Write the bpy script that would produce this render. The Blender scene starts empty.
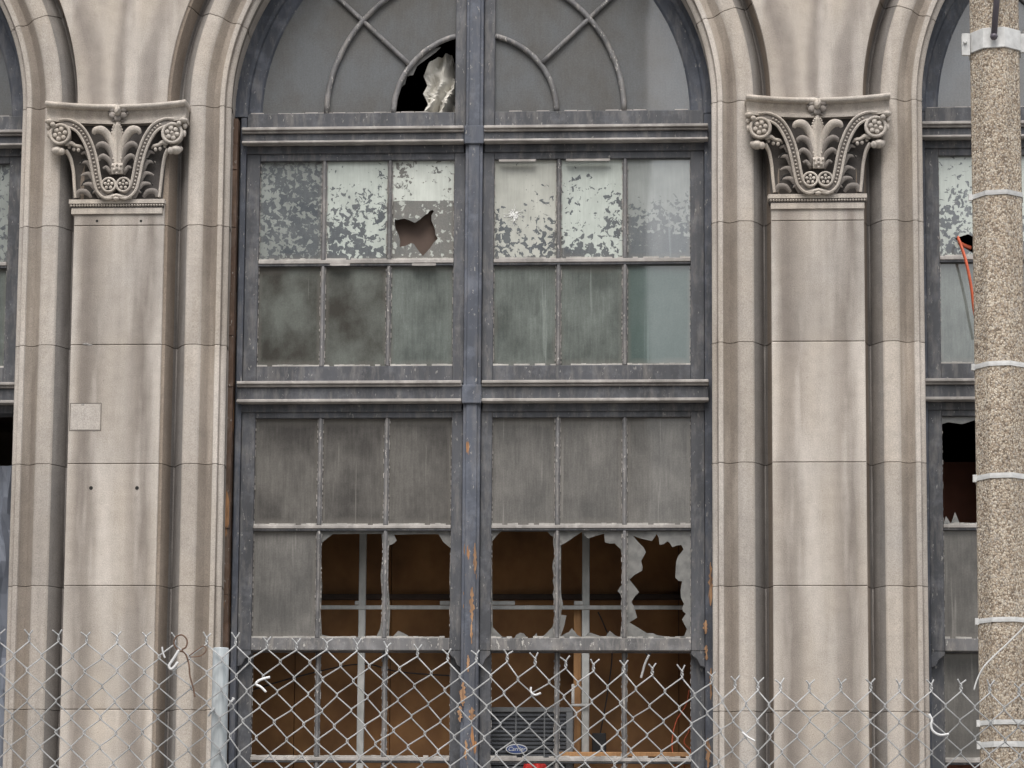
import bpy, bmesh, math, random
from mathutils import Vector, Matrix, noise
from mathutils.geometry import tessellate_polygon
random.seed(7)
SC = bpy.context.scene
COL = SC.collection
PI = math.pi

# ------------------------------------------------------------------ camera model
F, PX, PY, DIST = 2600., 512., 611., 13.0
def cam_axes(yaw, pitch, roll):
    cy, sy, cp, sp = math.cos(yaw), math.sin(yaw), math.cos(pitch), math.sin(pitch)
    f = Vector((-sy*cp, cy*cp, sp)); r = Vector((cy, sy, 0)); u = r.cross(f)
    c, s = math.cos(roll), math.sin(roll)
    return c*r+s*u, -s*r+c*u, f
CR, CU, CF = cam_axes(math.radians(3), math.radians(7), math.radians(.4))
CP = Vector((.9031, -DIST, 1.6))
def W(px, py, y=0.):
    "where the sight line through a pixel meets the vertical plane at depth y"
    d = CF + CR*((px-PX)/F) - CU*((py-PY)/F)
    t = (y-CP.y)/d.y
    return CP.x+d.x*t, CP.z+d.z*t

# ------------------------------------------------------------------ materials
def newmat(name):
    m = bpy.data.materials.new(name); m.use_nodes = True
    nt = m.node_tree
    return m, nt, nt.nodes['Principled BSDF']
class N:
    def __init__(s, nt): s.nt = nt; s.tc = nt.nodes.new('ShaderNodeTexCoord')
    def node(s, t, **k):
        n = s.nt.nodes.new(t)
        for a, b in k.items(): setattr(n, a, b)
        return n
    def ln(s, a, b): s.nt.links.new(a, b)
    def mapping(s, sc=(1,1,1), src='Object', loc=(0,0,0)):
        m = s.node('ShaderNodeMapping'); m.inputs['Scale'].default_value = sc; m.inputs['Location'].default_value = loc
        s.ln(s.tc.outputs[src], m.inputs[0]); return m.outputs[0]
    def noise(s, vec, scale, detail=4, rough=.55, dist=0):
        n = s.node('ShaderNodeTexNoise'); n.inputs['Scale'].default_value = scale; n.inputs['Detail'].default_value = detail
        n.inputs['Roughness'].default_value = rough; n.inputs['Distortion'].default_value = dist
        if vec is not None: s.ln(vec, n.inputs['Vector'])
        return n.outputs['Fac']
    def voro(s, vec, scale, out='Distance', feature='F1'):
        n = s.node('ShaderNodeTexVoronoi', feature=feature); n.inputs['Scale'].default_value = scale
        s.ln(vec, n.inputs['Vector']); return n.outputs[out]
    def ramp(s, fac, stops, interp='LINEAR'):
        r = s.node('ShaderNodeValToRGB'); r.color_ramp.interpolation = interp
        e = r.color_ramp.elements
        while len(e) < len(stops): e.new(.5)
        for i, (p, c) in enumerate(stops):
            e[i].position = p
            e[i].color = (c, c, c, 1) if isinstance(c, (int, float)) else (*c, 1)
        s.ln(fac, r.inputs[0]); return r.outputs[0]
    def mix(s, fac, a, b, mode='MIX'):
        m = s.node('ShaderNodeMix', data_type='RGBA', blend_type=mode)
        for i, v in ((0, fac), (6, a), (7, b)):
            if isinstance(v, (int, float)): m.inputs[i].default_value = v if i == 0 else (v, v, v, 1)
            elif isinstance(v, tuple): m.inputs[i].default_value = (*v, 1)
            else: s.ln(v, m.inputs[i])
        return m.outputs[2]
    def math(s, op, a, b=0., c=0.):
        m = s.node('ShaderNodeMath', operation=op)
        for i, v in enumerate((a, b, c)):
            if isinstance(v, (int, float)): m.inputs[i].default_value = v
            else: s.ln(v, m.inputs[i])
        return m.outputs[0]
    def xyz(s, src='Object'):
        n = s.node('ShaderNodeSeparateXYZ'); s.ln(s.tc.outputs[src], n.inputs[0]); return n.outputs
    def bump(s, h, strength=.3, dist=.01, normal=None):
        b = s.node('ShaderNodeBump'); b.inputs['Strength'].default_value = strength; b.inputs['Distance'].default_value = dist
        s.ln(h, b.inputs['Height'])
        if normal: s.ln(normal, b.inputs['Normal'])
        return b.outputs[0]

def stone(name, base, band=0, grime=.5, rough_bump=.35, crust=0., panel=0):
    m, nt, p = newmat(name); n = N(nt)
    obj = n.mapping((1,1,1))
    big = n.noise(obj, 1.3, 3)
    streak = n.noise(n.mapping((4.5, 4.5, .30)), 1.6, 3, .5)
    streak2 = n.noise(n.mapping((26, 26, 1.1), loc=(3,1,7)), 1.2, 3, .6)
    mott = n.noise(obj, 14, 6, .65)
    grain = n.noise(obj, 210, 2, .7)
    at = n.node('ShaderNodeAttribute', attribute_name='tone')
    base2 = tuple(c*k for c, k in zip(base, (.53, .515, .52)))
    warm = tuple(c*k for c, k in zip(base, (1.05, 1.0, .93)))
    col = n.mix(n.ramp(big, [(.35, 0.), (.68, 1.)]), base, warm)
    f = n.ramp(streak, [(.44, 0.), (.70, 1.)])
    col = n.mix(n.math('MULTIPLY', f, grime), col, base2)
    f2 = n.ramp(streak2, [(.5, 0.), (.75, 1.)])
    col = n.mix(n.math('MULTIPLY', f2, grime*.18), col, base2)
    if band:                                                   # soot runs down the face in two broad tracks
        x = n.math('ABSOLUTE', n.xyz()[0])
        wob = n.noise(n.mapping((.1, .1, .8), loc=(band, 0, band*3)), 1.2, 3)
        x = n.math('ADD', x, n.math('MULTIPLY_ADD', wob, .05, -.025))
        tr = n.ramp(x, [(.060, 0.), (.118, .72), (.150, 1.), (.180, .9), (.205, .3), (.224, .0)])
        zz = n.noise(n.mapping((1.2, 0, .55), loc=(band*2, 0, 1)), 1.6, 4)
        tr = n.math('MULTIPLY', tr, n.ramp(zz, [(.3, .5), (.6, 1.)]))
        col = n.mix(n.math('MULTIPLY', tr, .95), col, tuple(c*k for c, k in zip(base, (.49, .462, .445))))
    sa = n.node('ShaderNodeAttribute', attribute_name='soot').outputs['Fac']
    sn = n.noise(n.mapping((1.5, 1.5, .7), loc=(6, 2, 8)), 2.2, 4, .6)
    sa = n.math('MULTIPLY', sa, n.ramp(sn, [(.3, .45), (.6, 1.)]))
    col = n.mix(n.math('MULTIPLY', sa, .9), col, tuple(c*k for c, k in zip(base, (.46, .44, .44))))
    if panel:                                                  # runs of soot beside the arches and down the middle of the spandrel
        X = n.xyz(); ax = n.math('SUBTRACT', n.math('ABSOLUTE', X[0]), 1.7985); az = n.math('SUBTRACT', X[2], 5.845)
        rr = n.math('SQRT', n.math('ADD', n.math('MULTIPLY', ax, ax), n.math('MULTIPLY', az, az)))
        dd = n.math('ADD', n.math('SUBTRACT', rr, 1.5628), n.math('MULTIPLY_ADD', n.noise(n.mapping((1, 1, .6), loc=(panel, 0, 0)), 5, 3), .08, -.04))
        e = n.ramp(dd, [(0., .25), (.03, .15), (.075, .9), (.12, .7), (.17, .0)])
        cx = n.math('ABSOLUTE', n.math('ADD', X[0], n.math('MULTIPLY_ADD', n.noise(n.mapping((0, 0, 1), loc=(panel, 0, 0)), 2.5, 3), .12, -.06)))
        e = n.math('MAXIMUM', e, n.ramp(cx, [(.0, .85), (.02, .7), (.05, 0.)]))
        col = n.mix(n.math('MULTIPLY', e, n.ramp(sn, [(.3, .35), (.6, .85)])), col, tuple(c*k for c, k in zip(base, (.48, .455, .45))))
    pale = n.noise(n.mapping((4, 4, .45), loc=(9, 4, 2)), 1.9, 3, .55)
    col = n.mix(n.math('MULTIPLY', n.ramp(pale, [(.52, 0.), (.68, 1.)]), .55), col, tuple(min(1, c*1.36) for c in base))
    col = n.mix(.45, col, n.mix(1., col, n.ramp(mott, [(.3, .72), (.55, 1.), (.75, 1.12)]), 'MULTIPLY'))
    col = n.mix(1., col, n.ramp(grain, [(.25, .68), (.5, 1.), (.75, 1.28)]), 'MULTIPLY')
    if crust:
        cr = n.noise(n.mapping((9, 9, 1.2), loc=(2, 2, 2)), 2, 5, .6)
        col = n.mix(n.math('MULTIPLY', n.ramp(cr, [(.3, 0.), (.6, 1.)]), crust), col, (.11, .098, .092))
    pits = n.voro(obj, 42)
    pm = n.noise(obj, 9, 2)
    pit = n.math('MULTIPLY', n.math('LESS_THAN', pits, .10), n.math('GREATER_THAN', pm, .60))
    col = n.mix(n.math('MULTIPLY', pit, .45), col, (.13, .11, .10))
    tone = n.math('MULTIPLY_ADD', at.outputs['Fac'], 1., .0)
    col = n.mix(1., col, n.ramp(tone, [(0, .86), (1, 1.10)]), 'MULTIPLY')
    n.ln(col, p.inputs['Base Color']); p.inputs['Roughness'].default_value = .9
    p.inputs['Specular IOR Level'].default_value = .25
    h = n.math('ADD', n.math('MULTIPLY', grain, .35), n.math('MULTIPLY', mott, 1.))
    h = n.math('SUBTRACT', h, n.math('MULTIPLY', pit, .5))
    n.ln(n.bump(h, rough_bump, .006), p.inputs['Normal'])
    return m

SB = (.440, .404, .368)
M = {}
M['stone'] = stone('limestone', SB, 0, .42)
M['shaft1'] = stone('limestone stained shaft', SB, 1.7, .38)
M['shaft2'] = stone('limestone stained shaft b', SB, 4.3, .38)
M['panel'] = stone('limestone spandrel', tuple(c*1.08 for c in SB), 0, .35, panel=3.)
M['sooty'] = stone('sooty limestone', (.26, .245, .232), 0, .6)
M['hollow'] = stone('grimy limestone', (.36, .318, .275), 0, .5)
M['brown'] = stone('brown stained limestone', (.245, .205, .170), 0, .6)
M['carve'] = stone('carved limestone', (.52, .475, .425), 0, .25, .7, .35)
M['carvedark'] = stone('carved limestone soot and shade', (.085, .078, .074), 0, .5, .3, .0)  # soot tone darkened further, recess shade of the carving put into the colour
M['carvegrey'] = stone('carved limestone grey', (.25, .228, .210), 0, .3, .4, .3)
M['mortar'] = stone('mortar', (.15, .135, .12), 0, .5)

def paint(name, base, peel=.5, dust=.35, wood=(.26, .13, .055), woodamt=0., ztop=3.6, zbot=2.0, streaky=.5):
    m, nt, p = newmat(name); n = N(nt)
    obj = n.mapping((1,1,1)); st = n.mapping((1, 1, .14))
    big = n.noise(st, 6, 5, .6)
    dark = tuple(c*.55 for c in base); light = tuple(min(1, c*1.5+.02) for c in base)
    col = n.mix(n.ramp(big, [(.35, 0.), (.65, 1.)]), dark, base)
    blot = n.noise(obj, 9, 5, .7)
    col = n.mix(n.math('MULTIPLY', n.ramp(blot, [(.5, 0.), (.66, 1.)]), .55), col, light)
    du = n.noise(n.mapping((1, 1, .22), loc=(5, 5, 5)), 22, 6, .7)
    col = n.mix(n.math('MULTIPLY', n.ramp(du, [(.48, 0.), (.72, 1.)]), dust), col, (.30, .275, .25))
    fl = n.noise(n.mapping((1, 1, .45), loc=(1, 8, 3)), 55, 4, .7)
    flm = n.ramp(fl, [(.655-.02*peel, 0.), (.675-.02*peel, 1.)])
    col = n.mix(n.math('MULTIPLY', flm, peel), col, (.42, .40, .37))
    if woodamt:
        wn = n.noise(n.mapping((1, 1, .16), loc=(4, 2, 6)), 17, 4, .55)
        z = n.node('ShaderNodeMapRange'); n.ln(n.xyz()[2], z.inputs[0])
        for i, v in enumerate((zbot, ztop, 1., 0.)): z.inputs[i+1].default_value = v
        t = n.math('ADD', wn, n.math('MULTIPLY', z.outputs[0], .11*woodamt))
        wm = n.ramp(t, [(.695, 0.), (.705, 1.)])
        wg = n.noise(n.mapping((60, 60, 4)), 3, 4)
        col = n.mix(wm, col, n.mix(n.ramp(wg, [(.35, 0.), (.65, 1.)]), tuple(c*.4 for c in wood), wood))
    n.ln(col, p.inputs['Base Color']); p.inputs['Roughness'].default_value = .62
    h = n.math('ADD', big, n.math('MULTIPLY', flm, .5))
    n.ln(n.bump(n.math('ADD', n.math('MULTIPLY', du, .7), h), .35, .004), p.inputs['Normal'])
    return m
PB = (.062, .070, .090)
M['paint'] = paint('weathered grey blue paint', PB, .5, .30)
M['mull'] = paint('peeling grey blue paint', (.082, .092, .118), .6, .25, (.42, .20, .08), 1.)
M['sash'] = paint('dull grey sash paint', (.070, .073, .083), .45, .38)
M['worn'] = paint('bleached worn paint', (.37, .345, .325), .4, .55)
M['chalk'] = paint('chalky white putty', (.44, .42, .39), .5, .4)
M['muntin'] = paint('chalky muntin paint', (.155, .152, .155), 1.6, .8)
M['bead'] = paint('rotten brown wood', (.10, .055, .032), .75, .25, (.40, .20, .085), 1.6, 7., 1.)

def grain_mat(name, a, b, scale=(40, 40, 2), rough=.75, bump=.3):
    m, nt, p = newmat(name); n = N(nt)
    g = n.noise(n.mapping(scale), 1.5, 5, .6); big = n.noise(n.mapping((2, 2, 2)), 1.5, 4)
    col = n.mix(n.ramp(g, [(.3, 0.), (.7, 1.)]), a, b)
    col = n.mix(1., col, n.ramp(big, [(.3, .6), (.7, 1.15)]), 'MULTIPLY')
    n.ln(col, p.inputs['Base Color']); p.inputs['Roughness'].default_value = rough
    n.ln(n.bump(g, bump, .004), p.inputs['Normal']); return m
M['rawwood'] = grain_mat('bare split wood', (.10, .05, .03), (.50, .29, .15), (110, 110, 9))
M['board'] = grain_mat('brown hardboard', (.21, .095, .034), (.38, .19, .07), (3, 3, 2), .7, .1)
M['card'] = grain_mat('brown backing board', (.12, .082, .064), (.14, .096, .076), (2, 2, 2), .8, .1)
M['timber'] = grain_mat('timber stud', (.30, .15, .06), (.44, .24, .10), (50, 50, 3))
M['room'] = grain_mat('dark room plaster', (.045, .032, .025), (.075, .05, .04), (2, 2, 2))
M['galv'] = grain_mat('grey steel framing', (.40, .41, .40), (.60, .60, .58), (20, 20, 6), .5, .1)
M['steel'] = grain_mat('dull strap steel', (.48, .48, .47), (.66, .66, .65), (20, 20, 20), .45, .1)
M['zinc'] = grain_mat('galvanised post', (.28, .315, .335), (.50, .53, .54), (30, 30, 3), .5, .15)
M['wire'] = grain_mat('galvanised wire', (.33, .335, .335), (.50, .50, .50), (14, 14, 14), .5, .1)
M['rust'] = grain_mat('rusty wire', (.10, .055, .035), (.20, .12, .08), (30, 30, 30), .8, .1)
M['plastic_white'] = grain_mat('white plastic', (.72, .72, .72), (.82, .82, .82), (9, 9, 9), .5, 0)
M['dark'] = grain_mat('near black metal', (.018, .018, .02), (.03, .03, .034), (9, 9, 9), .6, .1)
M['rod'] = grain_mat('dark purple grey conduit', (.07, .06, .075), (.12, .105, .125), (9, 9, 3), .5, .1)
M['acgrey'] = grain_mat('grey enamel', (.10, .105, .11), (.16, .165, .17), (9, 9, 9), .5, .05)
M['aclouv'] = grain_mat('charcoal louvre', (.035, .038, .045), (.06, .065, .075), (9, 9, 9), .5, .05)
M['blue'] = grain_mat('badge blue', (.03, .055, .16), (.04, .07, .19), (9, 9, 9), .4, 0)
M['orange'] = grain_mat('orange sheath', (.55, .10, .045), (.66, .15, .07), (9, 9, 9), .5, 0)
M['red'] = grain_mat('red cloth', (.48, .02, .018), (.62, .05, .04), (9, 9, 9), .7, .1)
M['cloth'] = grain_mat('cream crumpled cloth', (.66, .63, .56), (.78, .76, .70), (14, 14, 5), .85, .2)
M['asphalt'] = grain_mat('asphalt', (.04, .04, .042), (.065, .063, .06), (60, 60, 60), .9, .3)
M['walk'] = grain_mat('pavement concrete', (.26, .25, .235), (.34, .33, .31), (12, 12, 12), .9, .2)
M['line'] = grain_mat('road paint', (.6, .5, .12), (.7, .6, .2), (12, 12, 12), .8, .1)

def glass(name, a, b, kind='dust', thr=.5, grad=0., coat=1.0, seed=0., mint=(.50, .54, .50), top=None, clear=.0, ztint=None, topcut=None):
    m, nt, p = newmat(name); n = N(nt)
    obj = n.mapping((1, 1, 1), loc=(seed, seed, seed)); gen = n.xyz('Generated')
    big = n.noise(n.mapping((1, 1, .8), loc=(seed, 0, 0)), 4.0, 3, .55)
    sc_ = n.noise(n.mapping((1, 1, .7), loc=(seed*3, 2, seed)), 26, 5, .7)
    bigm = n.math('ADD', big, n.math('MULTIPLY_ADD', sc_, .24, -.12))
    col = n.mix(n.ramp(bigm, [(.36, 0.), (.64, 1.)]), a, b)
    drip = n.noise(n.mapping((30, 30, 1.2), loc=(seed, 5, 1)), 1., 2, .5)
    col = n.mix(n.math('MULTIPLY', n.ramp(drip, [(.66, 0.), (.70, 1.)]), .0 if kind == 'lun' else .35), col, tuple(min(1, c*1.9) for c in b))
    fs = n.noise(n.mapping((70, 70, 5.5), loc=(seed, 0, 0)), 1.3, 6, .72)
    fine = n.noise(obj, 120, 3, .7)
    st = .42 if kind == 'streak' else .12
    col = n.mix(st, col, n.mix(1., col, n.ramp(fs, [(.32, .62), (.5, 1.), (.7, 1.5)]), 'MULTIPLY'))
    col = n.mix(.5, col, n.mix(1., col, n.ramp(fine, [(.3, .75), (.7, 1.28)]), 'MULTIPLY'))
    rough = .75
    # dirt packed along the putty
    ed = n.math('MINIMUM', n.math('MINIMUM', gen[0], n.math('SUBTRACT', 1., gen[0])), n.math('MINIMUM', gen[2], n.math('SUBTRACT', 1., gen[2])))
    ed = n.math('ADD', ed, n.math('MULTIPLY_ADD', big, .16, -.08))
    if kind != 'lun':
        col = n.mix(n.math('MULTIPLY', n.ramp(ed, [(0., 1.), (.075, 0.)]), .45), col, (.20, .185, .165))
    hmask = None
    if kind == 'flake':
        v = n.noise(obj, 33, 5, .58, .5)
        v2 = n.noise(obj, 5, 2, .5)
        t = n.math('ADD', v, n.math('MULTIPLY_ADD', v2, .40, -.20))
        t = n.math('ADD', t, n.math('MULTIPLY', n.math('SUBTRACT', gen[2], .5), grad))
        mask = n.ramp(t, [(thr-.008, 0.), (thr+.008, 1.)])
        if topcut is not None:
            mask = n.math('MULTIPLY', mask, n.math('GREATER_THAN', n.math('ADD', gen[2], n.math('MULTIPLY_ADD', v2, .05, -.025)), topcut))
            bits = n.ramp(n.noise(obj, 26, 4, .6), [(.56, 0.), (.60, 1.)])
            mask = n.math('MAXIMUM', mask, n.math('MULTIPLY', bits, .7))
        var = n.noise(obj, 7, 4)
        mc = n.mix(n.ramp(var, [(.35, 0.), (.7, 1.)]), tuple(c*.80 for c in mint), mint)
        mc = n.mix(.5, mc, n.mix(1., mc, n.ramp(fs, [(.3, .8), (.7, 1.15)]), 'MULTIPLY'))
        col = n.mix(mask, col, mc)
        hmask = mask
    n.ln(col, p.inputs['Base Color']); p.inputs['Roughness'].default_value = rough
    p.inputs['Specular IOR Level'].default_value = .2
    p.inputs['Coat Weight'].default_value = coat; p.inputs['Coat IOR'].default_value = 1.75
    p.inputs['Coat Roughness'].default_value = .03
    b1 = n.noise(n.mapping((1, 1, 1), loc=(seed*2, 1, 1)), 2.2, 1)
    n.ln(n.bump(b1, .035, .02), p.inputs['Coat Normal'])
    return m
GL = {
 'lun': glass('dusty fanlight glass', (.108, .105, .100), (.128, .134, .140), 'lun', coat=.8),
 'fl1': glass('flaking paint glass a', (.075, .085, .095), (.13, .14, .145), 'flake', .50, .02, .5, 1., (.27, .29, .275)),
 'fl2': glass('flaking paint glass b', (.085, .095, .105), (.14, .15, .155), 'flake', .455, .22, .5, 2.3),
 'fl3': glass('flaking paint glass c', (.14, .145, .14), (.19, .18, .165), 'flake', .40, .0, .5, 3.1, (.60, .63, .58), topcut=.60),
 'fl4': glass('flaking paint glass d', (.085, .095, .105), (.13, .14, .145), 'flake', .42, .26, .5, 4.6, (.47, .475, .43)),
 'fl5': glass('flaking paint glass e', (.09, .10, .11), (.13, .14, .145), 'flake', .435, .16, .5, 5.2),
 'fl6': glass('flaking paint glass f', (.10, .115, .125), (.15, .16, .165), 'flake', .43, .42, 1., 6.9, (.30, .32, .31)),
 'mid': glass('grimy green grey glass', (.040, .038, .032), (.125, .135, .122), 'cloud', coat=.7, seed=2.),
 'mid2': glass('grimy green grey glass b', (.075, .085, .078), (.15, .168, .155), 'streak', coat=1., seed=5.),
 'midr': glass('greener reflecting glass', (.065, .095, .088), (.09, .12, .112), 'dust', coat=1., seed=7.),
 'low': glass('dust streaked glass', (.062, .058, .054), (.125, .118, .108), 'streak', coat=.25, seed=3.),
 'low2': glass('dust streaked glass b', (.095, .092, .087), (.155, .148, .138), 'streak', coat=.25, seed=8.),
}
def shardmat():
    m, nt, p = newmat('broken glass shard'); n = N(nt)
    g = n.noise(n.mapping((1, 1, 1)), 25, 4)
    n.ln(n.mix(n.ramp(g, [(.3, 0.), (.7, 1.)]), (.10, .10, .095), (.19, .186, .176)), p.inputs['Base Color'])
    p.inputs['Roughness'].default_value = .5; p.inputs['Coat Weight'].default_value = .4
    return m
GL['shard'] = shardmat()
GL['edge'] = grain_mat('bright broken edge', (.30, .31, .29), (.46, .47, .44), (30, 30, 30), .4, .1)

def aggregate():
    m, nt, p = newmat('exposed aggregate concrete'); n = N(nt)
    obj = n.mapping((1, 1, .8))
    v = n.node('ShaderNodeTexVoronoi'); v.inputs['Scale'].default_value = 165; v.inputs['Randomness'].default_value = 1
    n.ln(obj, v.inputs['Vector'])
    sep = n.node('ShaderNodeSeparateXYZ'); n.ln(v.outputs['Color'], sep.inputs[0])
    col = n.ramp(sep.outputs[0], [(0, (.15, .115, .085)), (.16, (.26, .205, .15)), (.4, (.36, .30, .23)), (.65, (.30, .265, .225)), (.82, (.46, .405, .33)), (1, (.62, .58, .50))], 'CONSTANT')
    d = n.ramp(v.outputs['Distance'], [(.45, 1.), (.9, .55)])
    col = n.mix(1., col, d, 'MULTIPLY')
    big = n.noise(n.mapping((3, 3, .6)), 2, 4)
    col = n.mix(1., col, n.ramp(big, [(.3, .95), (.7, 1.3)]), 'MULTIPLY')
    n.ln(col, p.inputs['Base Color']); p.inputs['Roughness'].default_value = .85
    n.ln(n.bump(n.math('SUBTRACT', 1., v.outputs['Distance']), .55, .005), p.inputs['Normal'])
    return m
M['agg'] = aggregate()
def brick():
    m, nt, p = newmat('red brown brick'); n = N(nt)
    b = n.node('ShaderNodeTexBrick'); b.inputs['Scale'].default_value = 4
    b.inputs['Color1'].default_value = (.10, .055, .04, 1); b.inputs['Color2'].default_value = (.075, .045, .035, 1); b.inputs['Mortar'].default_value = (.13, .12, .11, 1)
    mp = n.node('ShaderNodeMapping'); mp.inputs['Rotation'].default_value = (PI/2, 0, 0); n.ln(n.tc.outputs['Object'], mp.inputs[0])
    n.ln(mp.outputs[0], b.inputs['Vector']); n.ln(b.outputs['Color'], p.inputs['Base Color']); p.inputs['Roughness'].default_value = .9
    return m
M['brick'] = brick()
def simple(name, c, r=.5):
    m, nt, p = newmat(name); p.inputs['Base Color'].default_value = (*c, 1); p.inputs['Roughness'].default_value = r; return m
M['darkglass'] = simple('dark window glass', (.02, .025, .03), .08)
M['crack'] = simple('crushed glass', (.62, .62, .60), .6)
M['hole'] = simple('hole shade black', (.012, .011, .01), .9)  # near-black standing in for the shade inside holes

# ------------------------------------------------------------------ mesh helpers
def props(o, label=None, cat=None, group=None, kind=None):
    if label: o['label'] = label
    if cat: o['category'] = cat
    if group: o['group'] = group
    if kind: o['kind'] = kind
    return o
def empty(name, loc=(0, 0, 0), parent=None):
    o = bpy.data.objects.new(name, None); COL.objects.link(o); o.location = loc; o.parent = parent
    o.empty_display_size = .1
    return o
class MB:
    def __init__(s): s.v = []; s.f = []; s.mi = []; s.tone = []; s.cur = 0; s.t = .5; s.so = {}
    def vert(s, co): s.v.append(tuple(co)); s.tone.append(s.t); return len(s.v)-1
    def face(s, ids, mi=None): s.f.append(tuple(ids)); s.mi.append(s.cur if mi is None else mi)
    def box(s, x0, x1, y0, y1, z0, z1, mi=None):
        i = [s.vert(c) for c in ((x0,y0,z0),(x1,y0,z0),(x1,y1,z0),(x0,y1,z0),(x0,y0,z1),(x1,y0,z1),(x1,y1,z1),(x0,y1,z1))]
        for q in ((0,3,2,1),(4,5,6,7),(0,1,5,4),(1,2,6,5),(2,3,7,6),(3,0,4,7)): s.face([i[k] for k in q], mi)
        return s
    def chbox(s, x0, x1, y0, y1, z0, z1, c=.004, mi=None):
        "box whose front (y0) arrises are chamfered"
        a = [s.vert(q) for q in ((x0+c,y0,z0+c),(x1-c,y0,z0+c),(x1-c,y0,z1-c),(x0+c,y0,z1-c))]
        b = [s.vert(q) for q in ((x0,y0+c,z0),(x1,y0+c,z0),(x1,y0+c,z1),(x0,y0+c,z1))]
        d = [s.vert(q) for q in ((x0,y1,z0),(x1,y1,z0),(x1,y1,z1),(x0,y1,z1))]
        s.face(a, mi)
        for k in range(4):
            l = (k+1) % 4
            s.face((b[k], b[l], a[l], a[k]), mi); s.face((d[k], d[l], b[l], b[k]), mi)
        s.face(d[::-1], mi); return s
    def grid(s, rows, mi=None, closed=False, mis=None):
        ids = [[s.vert(c) for c in r] for r in rows]
        for a in range(len(ids)-1):
            L = len(ids[a])
            for b in range(L if closed else L-1):
                c = (b+1) % L
                s.face((ids[a][b], ids[a][c], ids[a+1][c], ids[a+1][b]), mis[b] if mis else mi)
        return ids
    def tube(s, pts, rad, n=8, flat=1., mi=None, up=None, cap=True):
        pts = [Vector(p) for p in pts]; R = rad if isinstance(rad, (list, tuple)) else [rad]*len(pts)
        rows = []; ref = Vector(up) if up else None; prev = None
        for i, p in enumerate(pts):
            t = (pts[min(i+1, len(pts)-1)]-pts[max(i-1, 0)]).normalized()
            if ref is not None: a = ref - t*ref.dot(t)
            elif prev is None:
                a = Vector((0, 1, 0)); a = a - t*a.dot(t)
                if a.length < .1: a = Vector((1, 0, 0)); a = a - t*a.dot(t)
            else: a = prev - t*prev.dot(t)
            a.normalize(); prev = a; b = t.cross(a)
            rows.append([p + a*(R[i]*flat*math.cos(2*PI*k/n)) + b*(R[i]*math.sin(2*PI*k/n)) for k in range(n)])
        ids = s.grid(rows, mi, closed=True)
        if cap: s.face(ids[0][::-1], mi); s.face(ids[-1], mi)
        return s
    def ball(s, c, r, sc=(1, 1, 1), nu=10, nv=6, mi=None):
        rows = []
        for i in range(nv+1):
            th = PI*i/nv
            rr = max(math.sin(th), .02)
            rows.append([(c[0]+r*sc[0]*rr*math.cos(2*PI*k/nu), c[1]+r*sc[1]*math.cos(th)*-1, c[2]+r*sc[2]*rr*math.sin(2*PI*k/nu)) for k in range(nu)])
        s.grid(rows, mi, closed=True); return s
    def plate(s, loops, y0, y1, mi=None, side=None):
        "flat plate from an outline and holes in (x,z), between depths y0 and y1"
        vs = [[Vector((p[0], 0, p[1])) for p in l] for l in loops]
        fl = [v for l in vs for v in l]
        f = [s.vert((v.x, y0, v.z)) for v in fl]; b = [s.vert((v.x, y1, v.z)) for v in fl]
        for t in tessellate_polygon([[Vector((v.x, v.z, 0)) for v in l] for l in vs]):
            s.face([f[k] for k in t], mi); s.face([b[k] for k in t][::-1], mi)
        o = 0
        for l in vs:
            for k in range(len(l)):
                a, c = o+k, o+(k+1) % len(l); s.face((f[a], f[c], b[c], b[a]), side if side is not None else mi)
            o += len(l)
        return s
    def build(s, name, mats, parent=None, smooth=False, loc=None, bevel=0, recalc=True, angle=None):
        me = bpy.data.meshes.new(name); me.from_pydata(s.v, [], s.f)
        if not isinstance(mats, (list, tuple)): mats = [mats]
        for m in mats: me.materials.append(m)
        for p, k in zip(me.polygons, s.mi): p.material_index = min(k or 0, len(mats)-1)
        a = me.attributes.new('tone', 'FLOAT', 'POINT')
        a.data.foreach_set('value', s.tone)
        if s.so:
            q = me.attributes.new('soot', 'FLOAT', 'POINT'); q.data.foreach_set('value', [s.so.get(i, 0.) for i in range(len(s.v))])
        if recalc:
            bm = bmesh.new(); bm.from_mesh(me); bmesh.ops.recalc_face_normals(bm, faces=bm.faces); bm.to_mesh(me); bm.free()
        if smooth: me.shade_smooth()
        if angle: 
            me.shade_smooth(); me.set_sharp_from_angle(angle=angle)
        o = bpy.data.objects.new(name, me); COL.objects.link(o); o.parent = parent
        if loc: o.location = loc
        if bevel:
            b = o.modifiers.new('bevel', 'BEVEL'); b.width = bevel; b.segments = 1; b.limit_method = 'ANGLE'
        return o
def rag(a, b, n, amp, rnd):
    "ragged line between two points"
    out = []
    for i in range(n): 
        t = i/n; out.append((a[0]+(b[0]-a[0])*t + rnd.uniform(-amp, amp), a[1]+(b[1]-a[1])*t + rnd.uniform(-amp, amp)))
    return out

# ------------------------------------------------------------------ dimensions of the facade
ZS = 5.845                     # springing of the arches
PITCH = 3.597
CO = [-3.612, -.015, 3.560] # opening centres
PIL = [CO[0]-PITCH/2, -1.830, 1.771, CO[2]+PITCH/2]
R0, R1 = 1.2555, PITCH/2-.2362  # opening edge, shaft edge
JOINTS = [.55, 1.45, 2.07, 2.695, 3.327, 3.957, 4.579, 5.209, 5.845]
G = .0011

BLD = props(empty('stone_building', (0, 0, 0)), 'weathered limestone building front with carved capitals and tall arched broken windows', 'building')

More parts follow.
